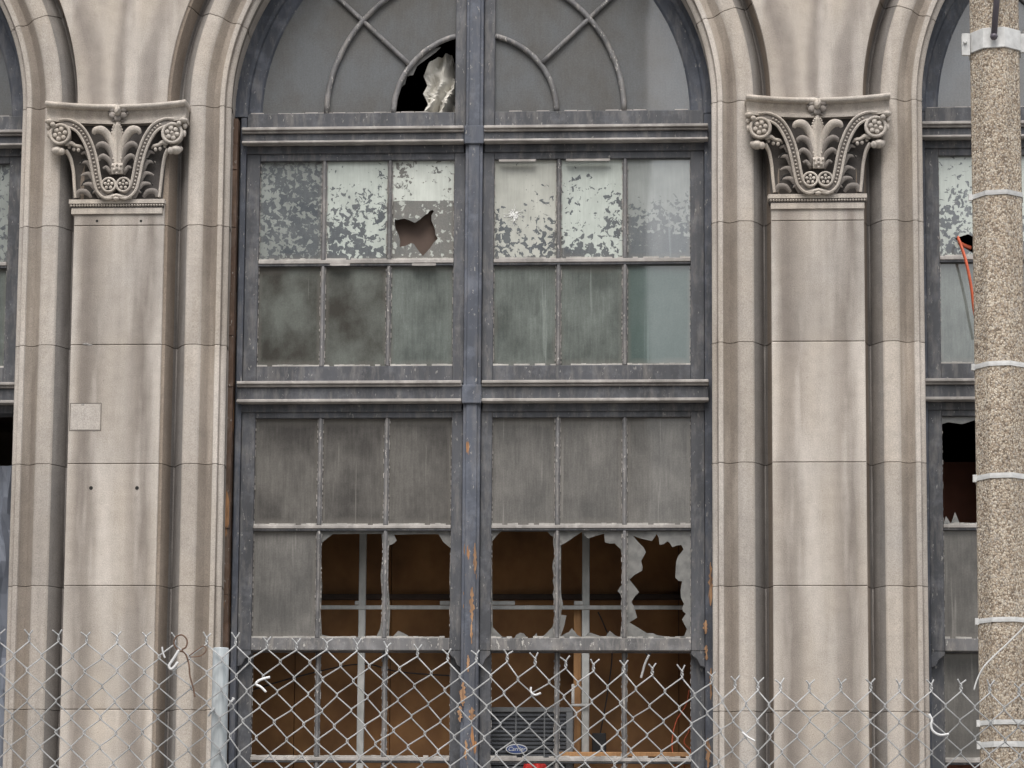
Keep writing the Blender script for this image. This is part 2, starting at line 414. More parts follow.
# profile from shaft edge (r large) to the opening; (r, y, material)
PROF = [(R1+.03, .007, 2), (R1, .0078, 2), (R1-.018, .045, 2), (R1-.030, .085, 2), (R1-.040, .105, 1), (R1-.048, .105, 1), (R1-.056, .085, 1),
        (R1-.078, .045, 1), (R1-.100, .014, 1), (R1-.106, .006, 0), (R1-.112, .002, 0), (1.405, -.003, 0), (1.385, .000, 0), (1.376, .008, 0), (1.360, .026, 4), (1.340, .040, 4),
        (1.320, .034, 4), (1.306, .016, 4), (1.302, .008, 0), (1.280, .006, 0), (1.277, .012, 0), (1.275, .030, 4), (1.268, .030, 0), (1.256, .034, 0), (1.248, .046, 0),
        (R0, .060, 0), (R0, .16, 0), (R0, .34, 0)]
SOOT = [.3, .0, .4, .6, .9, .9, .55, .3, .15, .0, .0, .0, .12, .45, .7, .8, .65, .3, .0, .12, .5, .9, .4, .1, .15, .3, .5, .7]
assert len(SOOT) == len(PROF)
PR2 = [(r, y) for r, y, _ in PROF]; PMI = [m for *_, m in PROF][1:]
def inset(prof, d):
    out = []
    for i, (r, y) in enumerate(prof):
        a = prof[max(i-1, 0)]; b = prof[min(i+1, len(prof)-1)]
        t = Vector((b[0]-a[0], b[1]-a[1])).normalized(); nrm = Vector((t.y, -t.x))  # points into stone?
        if i == 0: nrm = Vector((0, 1))
        q = (r - nrm.x*-1*d*0 , y)
        # outward (towards street / opening) normal is (-, -) side; go the other way
        nn = Vector((-t.y, t.x));
        if nn.y > 0 or (abs(nn.y) < 1e-6 and nn.x < 0): pass
        s = nn if (nn.x*1 + nn.y*-0) is None else nn
        out.append((r + s.x*-1*d if False else r - nn.x*d*-1, y - nn.y*d*-1))
    return out
def offs(prof, d):
    "profile moved d into the stone (profile runs towards decreasing r, stone lies at larger r / larger y)"
    out = []
    for i, (r, y) in enumerate(prof):
        a = prof[max(i-1, 0)]; b = prof[min(i+1, len(prof)-1)]
        t = Vector((b[0]-a[0], b[1]-a[1])).normalized()
        nn = Vector((-t.y, t.x))
        if i == 0: nn = Vector((0, 1))
        # travelling towards -r, stone is on the +y side => normal with the stone on the right hand
        if t.x < -1e-6 or abs(t.x) <= 1e-6:
            nn = Vector((t.y, -t.x)) if True else nn
        out.append((r + nn.x*d, y + nn.y*d))
    return out
IN1 = offs(PR2, .0022); IN2 = offs(PR2, .012)
def jamb_rows(pf, place): return [place(r, y) for r, y in pf]
def sweep_block(mb, fn, t0, t1, g, ch, n=1):
    "fn(t, r, y) -> point; one block between t0 and t1 with eased ends"
    rows = []
    mb.t = random.random()
    seq = [(t0+g, IN2), (t0+g, IN1), (t0+g+ch, PR2)]
    for k in range(1, n): seq.append((t0+(t1-t0)*k/n, PR2))
    seq += [(t1-g-ch, PR2), (t1-g, IN1), (t1-g, IN2)]
    for t, pf in seq: rows.append([fn(t, r, y) for r, y in pf])
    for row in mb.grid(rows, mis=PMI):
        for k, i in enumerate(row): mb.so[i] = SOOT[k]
def arch_surround(c, half=None):
    mb = MB()
    for s in (-1, 1):
        for z0, z1 in zip(JOINTS[1:-1], JOINTS[2:]):
            sweep_block(mb, lambda t, r, y: (c+s*r, y, t), z0, z1, G, .002)
    nv = 9
    for k in range(nv):
        a0, a1 = PI*k/nv, PI*(k+1)/nv
        sweep_block(mb, lambda t, r, y: (c+r*math.cos(t), y, ZS+r*math.sin(t)), a0, a1, G/1.4, .0016, 12)
    # bed behind the joints
    mb.t = .5
    bed = offs(PR2, .007)
    for s in (-1, 1): mb.grid([[(c+s*r, y, z) for r, y in bed] for z in (JOINTS[1], ZS)], mi=3)
    mb.grid([[(c+r*math.cos(PI*k/60), y, ZS+r*math.sin(PI*k/60)) for r, y in bed] for k in range(61)], mi=3)
    return mb.build('arch_surround', [M['stone'], M['sooty'], M['brown'], M['mortar'], M['hollow']], BLD, angle=math.radians(38), recalc=False)
for c in CO: arch_surround(c)

def pilaster(c, mat):
    mb = MB(); h = .2362
    for z0, z1 in zip(JOINTS[1:-1], JOINTS[2:]):
        mb.t = random.random()
        top = z1
        if z1 == ZS: top = 5.335
        mb.chbox(-h, h, .0, .06, z0+G, top-G, .0035)
    mb.t = .5; mb.box(-h+.006, h-.006, .006, .2, JOINTS[1], 5.33, 1); mb.box(-h+.006, h-.006, .09, .2, 5.3305, ZS, 1)
    return mb.build('pilaster', [mat, M['mortar']], BLD, loc=(c, 0, 0))
pils = [pilaster(c, M['shaft1'] if i % 2 else M['shaft2']) for i, c in enumerate(PIL)]

# spandrels: the wall between two arches, above a capital
def spandrel(c):
    mb = MB(); a = PITCH/2
    def half(z):
        dz = z-ZS
        return a-math.sqrt(max(R1*R1-dz*dz, 0)) if dz < R1 else a
    zs = [ZS, ZS+.60, ZS+1.0, ZS+R1+.05, ZS+R1+.7]
    for z0, z1 in zip(zs, zs[1:]):
        mb.t = random.random(); n = 16
        out = [(half(z0+G+(z1-z0-2*G)*k/n)-(.0005), z0+G+(z1-z0-2*G)*k/n) for k in range(n+1)]
        ch = .003
        fr = [[(-w+ch, 0, z) if 0 < i < n else (-w+ch, 0, z+(ch if i == 0 else -ch)), (w-ch, 0, z) if 0 < i < n else (w-ch, 0, z+(ch if i == 0 else -ch))] for i, (w, z) in enumerate(out)]
        mid = [[(-w, ch, z), (w, ch, z)] for w, z in out]; back = [[(-w, .03, z), (w, .03, z)] for w, z in out]
        mb.grid([[b[0], m_[0], f[0], (f[0][0]*.5, 0, f[0][2]), (0, 0, f[0][2]), (f[1][0]*.5, 0, f[1][2]), f[1], m_[1], b[1]] for b, m_, f in zip(back, mid, fr)])
        for k in (0, -1):
            q = [back[k][0], back[k][1], mid[k][1], mid[k][0]]; i = [mb.vert(v) for v in q]; mb.face(i)
            q = [mid[k][0], mid[k][1], fr[k][1], fr[k][0]]; i = [mb.vert(v) for v in q]; mb.face(i)
    rows = [[(-half(z)+.008, .010, z), (half(z)-.008, .010, z)] for z in [ZS+.1*k for k in range(24)]]
    mb.grid(rows, mi=1)
    return mb.build('spandrel', [M['panel'], M['mortar']], BLD, loc=(c, 0, 0))
for c in PIL: spandrel(c)

# upper wall, plinth, returns and roof so that the front is a whole building
mb = MB(); xl, xr = PIL[0]-PITCH/2, PIL[3]+PITCH/2
for k in range(5):
    z0 = ZS+R1+.7+.62*k; n = 12
    for j in range(n):
        mb.t = random.random(); w = (xr-xl)/n
        mb.chbox(xl+w*j+.002, xl+w*(j+1)-.002, 0, .3, z0+.002, z0+.62-.002, .003)
mb.build('upper_wall', [M['stone']], BLD)
z0 = ZS+R1+.7+3.1
mb = MB(); mb.box(xl-.1, xr+.1, -.25, .5, z0, z0+.18); mb.box(xl-.2, xr+.2, -.4, .5, z0+.18, z0+.42); mb.box(xl, xr, -.05, .4, z0+.42, z0+1.1)
mb.build('cornice', [M['stone']], BLD, bevel=.02)
mb = MB()
for j in range(14):
    mb.t = random.random(); w = (xr-xl)/14
    mb.chbox(xl+w*j+.002, xl+w*(j+1)-.002, -.06, .4, 0, .9, .006)
    mb.t = random.random(); mb.chbox(xl+w*j+.002, xl+w*(j+1)-.002, -.04, .4, .904, 1.448, .006)
mb.build('plinth', [M['stone']], BLD)
mb = MB(); H = z0+.6
mb.box(xl, xl+.35, .4, 9, 0, H); mb.box(xr-.35, xr, .4, 9, 0, H); mb.box(xl, xr, 8.7, 9, 0, H)
for a_, b_ in ((xl+.35, CO[0]-R1), (CO[2]+R1, xr-.35)): mb.box(a_, b_, .25, .5, 1.45, ZS+R1+.7)
mb.build('outer_wall', [M['brick']], BLD)
mb = MB(); mb.box(xl+.36, xr-.36, .5, 8.69, H-.3, H-.05); mb.build('roof', [M['asphalt']], BLD)
mb = MB(); mb.box(xl+.36, xr-.36, .42, 8.6, .9, 1.2); mb.box(xl+.36, xr-.36, 4.0, 4.2, 1.2, 8.6); mb.box(xl+.36, xr-.36, .42, 4.2, 8.6, 8.7)
for a_, b_ in ((PIL[1]-.05, PIL[1]+.05), (PIL[2]-.05, PIL[2]+.05)): mb.box(a_, b_, .45, 4.0, 1.2, 8.6)
mb.box(xl+.36, xr-.36, .5, 4.0, 4.9, 5.0)
# piers behind the pilasters and over the arches close the room
for c in PIL: mb.box(c-PITCH/2+1.345, c+PITCH/2-1.345, .30, .42, 1.2, ZS)
mb.build('interior_room', [M['room']], BLD)
mb = MB()
for c in CO:
    rows = []
    for k in range(41):
        a = PI*k/40; rows.append([(c+r*math.cos(a), .342, ZS+r*math.sin(a)) for r in (1.235, 2.6)])
    mb.grid(rows)
mb.build('arch_backing', [M['room']], BLD)

# ------------------------------------------------------------------ capital
cap0 = empty('capital', (PIL[1]-.012, 0, 0), BLD)
def C(u, v, y):
    "carving drawing (u right, v down) to metres about the capital axis"
    z = W(30+u/5.488, 90+v/5.488, y)[1]
    return Vector(((u-478)/5.488*.00505*(13+y)/13, y, z))
def Ps(pts): return [C(*p) for p in pts]
def spline(pts, n=6):
    P = [Vector(p) for p in pts]; out = []
    for i in range(len(P)-1):
        a, b, c, d = P[max(i-1, 0)], P[i], P[i+1], P[min(i+2, len(P)-1)]
        for k in range(n):
            t = k/n
            out.append(.5*((2*b)+(c-a)*t+(2*a-5*b+4*c-d)*t*t+(3*b-a-3*c+d)*t**3))
    out.append(P[-1]); return out
def mir(p): return Vector((-p[0], p[1], p[2]))
def rad(vals, n=6):
    out = []
    for i in range(len(vals)-1): out += [vals[i]+(vals[i+1]-vals[i])*k/n for k in range(n)]
    return out+[vals[-1]]
def cap_part(name, fn, mats=('carve',), both=True, smooth=True, label=None):
    "builds a carved part; with both, its mirror twin too"
    res = []
    for sgn in ((-1, 1) if both else (-1,)):
        mb = MB(); mb.t = random.uniform(.4, .8); fn(mb)
        if sgn == 1: mb.v = [(-x, y, z) for x, y, z in mb.v]
        o = mb.build(name, [M[k] for k in mats], cap0, angle=math.radians(50) if smooth else None); res.append(o)
    return res
# abacus (swept moulding, concave in plan)
zt = C(477, 97, -.03).z; hx = .362
def abac(mb):
    prof = [(.0, -.088, 0), (-.010, -.087, 0), (-.012, -.071, 0), (.004, -.067, 0), (.006, -.060, 0), (.005, -.042, 0), (-.004, -.030, 0), (-.008, -.022, 0), (-.008, -.017, 0), (-.022, -.016, 0), (-.034, -.011, 0), (-.039, -.002, 0), (-.036, .007, 0), (-.026, .013, 0), (-.012, .0145, 0), (.2, .0145, 0)]
    path = []
    for k in range(25):
        x = -hx+2*hx*k/24; q = abs(x)/hx
        path.append((x, -(.020+.068*q**2.0)))
    rows = [[(-hx*.985-min(o, 0)*-.6, .03, zt+z) for o, z, _ in prof]]
    rows[0] = [(-hx-.010*(-o/.04), .03, zt+z) for o, z, _ in prof]
    rows += [[(x*(1+(-o)*.25), y+o, zt+z) for o, z, _ in prof] for x, y in path]
    rows.append([(hx+.010*(-o/.04), .03, zt+z) for o, z, _ in prof])
    mb.grid(rows)
    n = len(prof)
    # underside of the abacus
    mb.grid([[(x, y+.0, zt-.0899) for x, y in path], [(x, .05, zt-.0899) for x, y in path]])
cap_part('abacus', abac, both=False)
# bell behind the leaves
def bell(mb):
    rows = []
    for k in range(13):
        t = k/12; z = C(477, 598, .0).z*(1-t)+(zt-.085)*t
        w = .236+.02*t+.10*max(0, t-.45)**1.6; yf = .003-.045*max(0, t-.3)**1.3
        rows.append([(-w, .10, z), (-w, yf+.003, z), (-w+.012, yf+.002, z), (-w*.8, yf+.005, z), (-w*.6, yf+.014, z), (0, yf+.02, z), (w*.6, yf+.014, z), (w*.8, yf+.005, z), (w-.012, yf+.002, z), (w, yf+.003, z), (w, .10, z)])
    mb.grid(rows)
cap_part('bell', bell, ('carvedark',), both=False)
# rims of the bell, light against the channel
def rim(mb):
    mb.tube(spline(Ps([(240, 592, -.005), (232, 520, -.008), (224, 440, -.012), (208, 370, -.03), (185, 330, -.05)])), rad([.0085, .009, .009, .010, .012]), 8)
cap_part('bell_rim', rim)
# astragal with beads
def astr(mb):
    z1, z0 = C(477, 598, -.02).z, C(477, 632, -.02).z
    mb.tube([(-.253, .02, (z0+z1)/2+.002), (.253, .02, (z0+z1)/2+.002)], .017, 10, 1., mi=0)
    mb.box(-.250, .250, -.020, .08, z0+.010, z1-.001, 0); mb.box(-.244, .244, -.010, .08, z0-.012, z0+.0095, 1)
    n = 34
    for k in range(n): mb.ball((-.238+.476*k/(n-1), -.013, z0+.001), .0068, nu=8, nv=4, mi=0)
    z3 = C(477, 683, -.008).z
    mb.box(-.238, .238, -.010, .06, z3+.004, z0-.0125, 0)
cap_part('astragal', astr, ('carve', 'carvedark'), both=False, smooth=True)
# scroll band: two rails with a beaded groove
path_s = [(150, 186, -.075), (205, 184, -.072), (262, 212, -.065), (303, 268, -.058), (332, 335, -.052), (352, 410, -.047), (366, 480, -.042), (385, 545, -.038), (425, 578, -.036), (462, 566, -.036)]
def band(mb):
    P = spline(Ps(path_s), 7); L = []; Rr = []
    for i, p in enumerate(P):
        t = (P[min(i+1, len(P)-1)]-P[max(i-1, 0)]).normalized(); nn = Vector((t.z, 0, -t.x)).normalized()
        w = .0205*(1-.2*i/len(P)); L.append(p+nn*w); Rr.append(p-nn*w)
    mb.tube(L, .0072, 6, mi=0); mb.tube(Rr, .0072, 6, mi=0)
    rows = [[a+Vector((0, .006, 0)), b+Vector((0, .006, 0))] for a, b in zip(L, Rr)]
    rows = [[a+Vector((0, .03, 0)), a+Vector((0, .004, 0)), b+Vector((0, .004, 0)), b+Vector((0, .03, 0))] for a, b in zip(L, Rr)]
    mb.grid(rows, mi=1)
    for i in range(10, len(P)-14, 2): mb.ball(P[i]+Vector((0, .001, 0)), .0068, nu=6, nv=4, mi=0)
cap_part('scroll_band', band, ('carve', 'carvegrey'))
def rosette(cu, cv, r, y, pet=6):
    def fn(mb):
        c = C(cu, cv, y); n = 22
        ring = [c+Vector((r*math.cos(2*PI*k/n), 0, r*math.sin(2*PI*k/n))) for k in range(n+1)]
        mb.tube(ring, r*.17, 8, mi=0)
        back = [c+Vector((r*math.cos(2*PI*k/n), .008, r*math.sin(2*PI*k/n))) for k in range(n)]
        i = [mb.vert(q) for q in back]; mb.face(i, 0 if r > .04 else 1)
        i2 = [mb.vert(q+Vector((0, .045, 0))) for q in back]
        for k in range(n): mb.face((i[k], i[(k+1) % n], i2[(k+1) % n], i2[k]), 0)
        for k in range(pet):
            a = 2*PI*(k+.25)/pet
            mb.ball(c+Vector((.52*r*math.cos(a), -.001, .52*r*math.sin(a))), r*.27, (1, .6, 1), 8, 5, 0)
        mb.ball(c+Vector((0, -.008, 0)), r*.2, (1, .8, 1), 8, 5, 0)
    return fn
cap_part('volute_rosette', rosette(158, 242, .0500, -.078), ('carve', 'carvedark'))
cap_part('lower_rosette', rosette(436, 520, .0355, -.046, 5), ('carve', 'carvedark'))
def knob(mb):
    for u, v, y, r, s in ((95, 172, -.085, .019, (1.25, .9, .8)), (118, 190, -.09, .014, (1, 1, 1)), (88, 205, -.07, .014, (.9, 1, 1.2)), (92, 245, -.065, .012, (.9, 1, 1.7)),
                          ):
        mb.ball(C(u, v, y), r, s, 10, 6)
cap_part('corner_curl', knob)
def knob2(mb):
    for u, v, y, r, s in ((140, 335, -.055, .028, (1.1, 1, .85)), (168, 338, -.065, .017, (1, 1, 1.2)), (118, 330, -.045, .016, (1, 1, 1))):
        mb.ball(C(u, v, y), r, s, 10, 6)
cap_part('corner_knob', knob2)
def fringe(mb):        # ragged leaf edge under the volute
    mb.tube(spline(Ps([(185, 300, -.06), (215, 292, -.058), (240, 305, -.05), (268, 312, -.04), (285, 325, -.03)])), rad([.010, .012, .009, .010, .004]), 7)
    for u, v in ((205, 312), (232, 326), (258, 330)): mb.ball(C(u, v, -.045), .010, (1, .8, 1.2), 7, 5)
cap_part('leaf_fringe', fringe, ('carve',))
def outer_leaf(mb):    # acanthus fingers on the outer side, black strips paint the shade in their hollows
    for base, mid, tip, r in ((( 345, 470, -.012), (310, 400, -.022), (262, 402, -.018), .012), ((365, 540, -.012), (322, 462, -.024), (270, 470, -.018), .012), ((385, 590, -.010), (335, 520, -.024), (278, 520, -.018), .013), ((395, 594, -.010), (365, 556, -.022), (338, 566, -.018), .010), ((330, 400, -.014), (300, 345, -.026), (268, 352, -.022), .011)):
        mb.tube(spline(Ps([base, mid, tip]), 6), rad([r*1.1, r, r*.35], 6), 8, .55, 0)
        h = Vector(C(tip[0]+4, tip[1]+12, .004)); q = C(mid[0]-8, mid[1]+16, .002)
    mb.tube(spline(Ps([(250, 590, -.004), (262, 560, -.014), (300, 560, -.016), (330, 590, -.006)]), 5), rad([.010, .014, .014, .008], 5), 8, .5)
    for a, b, c in (((318, 378, -.0235), (283, 385, -.0235), (262, 412, -.0225)), ((330, 488, -.022), (296, 500, -.022), (274, 528, -.020)), ((352, 545, -.022), (338, 556, -.022), (330, 572, -.02))):
        mb.tube(spline(Ps([a, b, c]), 5), rad([.002, .0055, .0022], 5), 6, .5, 1)
cap_part('outer_acanthus', outer_leaf, ('carvegrey', 'hole'))
# side leaves curling over
def curl(pts, rr, flat=.7):
    def fn(mb): mb.tube(spline(Ps(pts), 6), rad(rr, 6), 10, flat, up=None)
    return fn
cap_part('side_leaf', curl([(462, 400, -.02), (452, 330, -.030), (430, 262, -.042), (395, 222, -.058), (358, 222, -.066), (345, 243, -.062)], [.008, .015, .021, .023, .018, .008], .8))
cap_part('side_leaf', curl([(455, 425, -.016), (445, 365, -.026), (425, 318, -.038), (395, 298, -.048), (370, 306, -.050), (366, 322, -.046)], [.007, .013, .017, .017, .012, .006], .8), ('carvegrey',))
cap_part('side_leaf', curl([(445, 450, -.014), (440, 410, -.024), (424, 380, -.034), (400, 364, -.042), (380, 372, -.043), (377, 388, -.040)], [.006, .011, .015, .015, .010, .006], .8), ('carvegrey',))
cap_part('side_leaf', curl([(440, 465, -.014), (432, 445, -.022), (415, 425, -.026), (398, 432, -.028)], [.006, .011, .011, .006], .8), ('carvegrey',))
def centre_leaf(mb):
    P = spline(Ps([(478, 412, -.022), (478, 350, -.030), (478, 290, -.036), (478, 235, -.046), (478, 200, -.056), (478, 186, -.060)]), 5)
    R = rad([.020, .025, .029, .031, .019, .004], 5)
    mb.tube(P, R, 12, .35)
    for s in (-1, 1):
        for i in range(3, len(P)-3, 2): mb.ball(P[i]+Vector((s*R[i]*.92, -.003, 0)), .0062, (.9, .8, 1.1), 7, 4)
    mb.tube([p+Vector((0, -R[i]*.36, 0)) for i, p in enumerate(P)][2:-2], .0035, 6)
cap_part('centre_leaf', centre_leaf, both=False)
def crest(mb):
    a, b = C(445, 402, -.04), C(520, 462, -.04)
    mb.tube([(a.x+.006, -.040, (a.z+b.z)/2), (b.x-.006, -.040, (a.z+b.z)/2)], (a.z-b.z)/2, 10, .5)
    for u, v in ((458, 415), (482, 410), (506, 415), (466, 438), (498, 438), (482, 456), (482, 432)): mb.ball(C(u, v, -.056), .0068, (1, .9, 1.2), 7, 4)
cap_part('crest', crest, both=False)
def crest2(mb):
    mb.tube(Ps([(395, 592, -.03), (440, 586, -.034), (480, 578, -.04), (520, 586, -.034), (565, 592, -.03)]), rad([.006, .008, .010, .008, .006], 1), 8)
    mb.ball(C(480, 596, -.038), .013, (1.3, 1, .8), 8, 5)
cap_part('lower_moulding', crest2, both=False)
def fleuron(mb):
    c = C(478, 122, -.045)
    for k in range(6):
        a = 2*PI*k/6+.5; mb.ball(c+Vector((.032*math.cos(a), 0, .032*math.sin(a))), .019, (1, .5, 1), 9, 6, 1)
        mb.ball(c+Vector((.046*math.cos(a+.5), .012, .046*math.sin(a+.5))), .011, (1, .6, 1), 7, 5, 1)
    mb.ball(c+Vector((.0, -.012, .004)), .019, (.9, 1.1, 1.5), 9, 6, 0)
    mb.tube(spline([c+Vector((.004, -.026, .028)), c+Vector((.010, -.034, .006)), c+Vector((-.004, -.034, -.012))], 4), rad([.003, .009, .004], 4), 8)
    mb.ball(c+Vector((0, .008, -.062)), .014, (.8, .7, 1.4), 8, 5, 0)
cap_part('fleuron', fleuron, ('carve', 'carvegrey'), both=False)
kids = [o for o in COL.objects if o.parent == cap0]
for j in (0, 2, 3):
    r = cap0.copy(); COL.objects.link(r); r.location = (PIL[j], 0, 0)
    for ch in kids:
        d = ch.copy(); COL.objects.link(d); d.parent = r

# ------------------------------------------------------------------ details on the left shaft
def put(mb, name, mats, parent, label=None, **k):
    o = mb.build(name, [M[m] for m in mats], parent, **k)
    if label: o['label'] = label
    return o
for px, py in ((91, 488), (137, 488), (97, 221), (141, 221)):
    mb = MB(); x, z = W(px, py, 0); n = 10; r = .010 if py > 300 else .007
    i = [mb.vert((x+r*math.cos(2*PI*k/n), -.0012, z+r*math.sin(2*PI*k/n))) for k in range(n)]; mb.face(i)
    ids = [mb.vert((x+r*math.cos(2*PI*k/n), .004, z+r*math.sin(2*PI*k/n))) for k in range(n)]
    for k in range(n): mb.face((i[k], i[(k+1) % n], ids[(k+1) % n], ids[k]))
    put(mb, 'drilled_hole', ['hole'], BLD)
# square stone patch let into the shaft, with its joint lines
def L2(pts, y, w, mb, mi=0):
    P = [Vector((*(lambda q: (q[0], y, q[1]))(W(px, py, y)),)) for px, py in pts]
    mb.tube(P, w, 5, .5, mi)
x0, z1 = W(70, 403, 0); x1, z0 = W(101, 431, 0)
mb = MB(); mb.t = .55; mb.chbox(x0+.004, x1-.004, -.0015, .01, z0+.004, z1-.004, .003)
rr = random.Random(5)
mb.plate([[(x0, z0), (x1, z0), (x1, z1), (x0, z1)], [(x0+.004, z0+.004), (x0+.004, z1-.004), (x1-.004, z1-.004), (x1-.004, z0+.004)]], -.0006, .003, 1)
put(mb, 'stone_patch', ['stone', 'mortar'], BLD, 'square stone patch set into the left pilaster')
for grp in (((86, 344, .012), (90, 345, .009)), ((94, 431, .007),), ((83, 405, .012), (88, 406, .010), (78, 405, .009))):
    mb = MB(); mb.t = .2
    for px, py, r in grp:
        x, z = W(px, py, 0); mb.ball((x, .001, z), r, (1.6, .25, .6), 9, 5)
    put(mb, 'chipped_spall', ['sooty'], BLD)

# ------------------------------------------------------------------ windows
XU = -.004
def window(ci, spec):
    c0 = CO[ci]; xu = (c0+.011, XU, c0-.0155)[ci]
    W0 = empty('arched_window', (0, 0, 0), BLD)
    if spec.get('label'): W0['label'] = spec['label']
    ys = .225                                # face of the upper sashes
    A, MU, SW, MS, RR = .105, (.444, .790), 1.131, .0455, 1.127
    rnd = random.Random(ci*10+3)
    # --- outer frame with the arched head
    mb = MB()
    for s in (-1, 1):
        xa, xb = (xu-1.203, c0-R0-.001) if s < 0 else (xu+1.203, c0+R0+.001)
        if s < 0: mb.box(xa-.030, xa, .205, .33, 1.86, ZS); mb.box(xa-.036, xa-.030, .222, .33, 1.86, ZS)
        else: mb.box(xa, xb+.004, .205, .33, 1.86, ZS)
    rows = []
    for k in range(49):
        a = PI*k/48; ca, sa = math.cos(a), math.sin(a); row = []
        for r, y in ((R0+.02, .205), (1.218, .205), (1.200, .214), (1.196, .232), (1.175, .236), (1.140, .236), (1.136, .240), (RR, .250), (RR, .275), (R0+.02, .275)):
            cx = c0 if r > 1.22 else xu; row.append((cx+r*ca, y, ZS+.004+r*sa))
        rows.append(row)
    mb.grid(rows, mi=0)
    put(mb, 'frame', ['paint'], W0, bevel=.003)
    mb = MB()
    xb0, xb1 = c0-R0+.0005, xu-1.24
    z = 1.86
    while z < ZS-.03:
        h = rnd.uniform(.10, .4); z2 = min(z+h, ZS-.02)
        o1, o2 = rnd.uniform(0, .012), rnd.uniform(0, .015)
        mb.box(xb0, xb1-o1*.3-.001, .15+o2, .32, z, z2); z = z2+.002
    put(mb, 'brick_mould', ['paint' if ci == 2 else 'bead'], W0, None if ci == 2 else 'rotten brown wood strip beside the frame')
    # right reveal: chips of bare wood
    # --- mullion
    mb = MB()
    mb.box(xu-MS, xu+MS, .196, .33, 1.86, ZS+1.15); mb.box(xu-.030, xu+.030, .188, .1955, 1.86, ZS+1.15)
    for zc in (4.352, 5.735):
        mb.box(xu-.052, xu+.052, .176, .1875, zc-.050, zc+.048)
    put(mb, 'mullion', ['mull'], W0, bevel=.004)
    # --- transoms with ledges
    for zt_, zf, zl, kk in ((5.775, 5.705, 5.692, 0), (4.418, 4.325, 4.308, 1)):
        for s in (-1, 1):
            xa, xb = sorted((xu+s*(MS+.0075), xu+s*1.222))
            mb = MB()
            mb.box(xa, xb, .150, .33, zt_-.016, zt_, 1); mb.box(xa, xb, .163, .33, zt_-.028, zt_-.0165, 1)
            mb.box(xa, xb, .178, .33, zf, zt_-.0285, 0)
            mb.box(xa, xb, .160, .33, zl, zf-.0005, 1)
            mb.box(xa, xb, .215, .33, zl-.042, zl-.0005, 0)
            put(mb, 'transom', ['sash', 'worn'], W0, bevel=.003)
    # --- upper sashes and lower sashes
    def sash(s, zb, zt2, rails, y, name='sash', horns=False):
        "stiles, rails and muntins of one sash half; rails = list of muntin heights"
        xi, xo = xu+s*A, xu+s*SW
        mb = MB()
        a, b = sorted((xu+s*(MS+.0015), xi)); mb.box(a, b, y, y+.045, zb, zt2, 0)
        a, b = sorted((xo, xu+s*1.2015)); mb.box(a, b, y, y+.045, zb, zt2, 0)
        l, r = sorted((xi, xo))
        for r0, r1, mi in rails:
            mb.box(l, r, y+(.0012 if mi == 0 else -.004), y+.044, r0, r1, mi)
        if horns:
            for q in (-1, 1):
                e = (xi if q*s < 0 else xo); e2 = (xu+s*(MS+.0015) if q*s < 0 else xu+s*1.2015)
                e, e2 = e-.004*(1 if e2 < e else -1)*0, e2
                pts = [(e, zb+.001), (e2, zb+.001), (e2, zb-.085), (e2+(e-e2)*.35, zb-.075), (e2+(e-e2)*.55, zb-.045), (e, zb-.02)]
                mb.plate([pts], y+.002, y+.043, 0)
        return put(mb, name, ['sash', 'worn', 'muntin'], W0, bevel=.0025)
    def muntin(s, x, z0, z1, y, mat='muntin', w=.0125):
        mb = MB(); mb.box(x-w, x+w, y+.012, y+.036, z0, z1); mb.box(x-w*.6, x+w*.6, y, y+.0118, z0, z1)
        return put(mb, 'muntin', [mat], W0, bevel=.003)
    def putty(l, r, b, t, y, mb):
        w = .0055
        n = 45
        for k in range(n):
            za, zb2 = b+(t-b)*k/n, b+(t-b)*(k+1)/n
            if rnd.random() < .55: mb.box(l+.0003, l+w*rnd.uniform(.15, .9), y-.010, y, za, zb2-.001)
            if rnd.random() < .55: mb.box(r-w*rnd.uniform(.15, .9), r-.0003, y-.010, y, za, zb2-.001)
        for k in range(12):
            if rnd.random() < .85:
                xa, xb = l+(r-l)*k/12, l+(r-l)*(k+1)/12; mb.box(xa+.0005, xb-.0005, y-.018, y-.0005, b+.0003, b+.0065+rnd.uniform(0, .004), 1)
    def pane(l, r, b, t, y, mat, hole=None, shards=None, label=None):
        e = .004; mb = MB()
        loops = [[(l-e, b-e), (r+e, b-e), (r+e, t+e), (l-e, t+e)]]
        if hole:
            hh = [(min(max(x, l-e+.001), r+e-.001), min(max(z, b-e+.001), t+e-.001)) for x, z in hole]
            loops.append(hh)
        mb.plate(loops, y, y+.006, 0, 1)
        o = mb.build('window_pane', [GL[mat], GL['edge']], W0)
        if label: o['label'] = label
        return o
    rows_u = [(5.079, 5.613), (4.512, 5.045)]
    rows_l = [(3.674, 4.236), (3.087, 3.643)]
    rows_b = [(2.478, 3.018), (1.945, 2.448)]
    colsx = [(-SW, -MU[1]-.0125), (-MU[1]+.0125, -MU[0]-.0125), (-MU[0]+.0125, -A), (A, MU[0]-.0125), (MU[0]+.0125, MU[1]-.0125), (MU[1]+.0125, SW)]
    pm = MB()
    for s in (-1, 1):
        sash(s, 4.4185, 5.652, [(5.6135, 5.652, 0), (5.058, 5.078, 1), (5.046, 5.0578, 0), (4.4185, 4.511, 0)], ys)
        if ci == 0 and s > 0: continue
        sash(s, 3.022, 4.281, [(4.2365, 4.281, 0), (3.655, 3.673, 1), (3.644, 3.6548, 0), (3.022, 3.086, 2)], ys, horns=True)
        sash(s, 1.875, 3.060, [(3.0185, 3.060, 0), (2.458, 2.477, 1), (2.449, 2.4578, 0), (1.875, 1.944, 0)], ys+.052, name='sash')
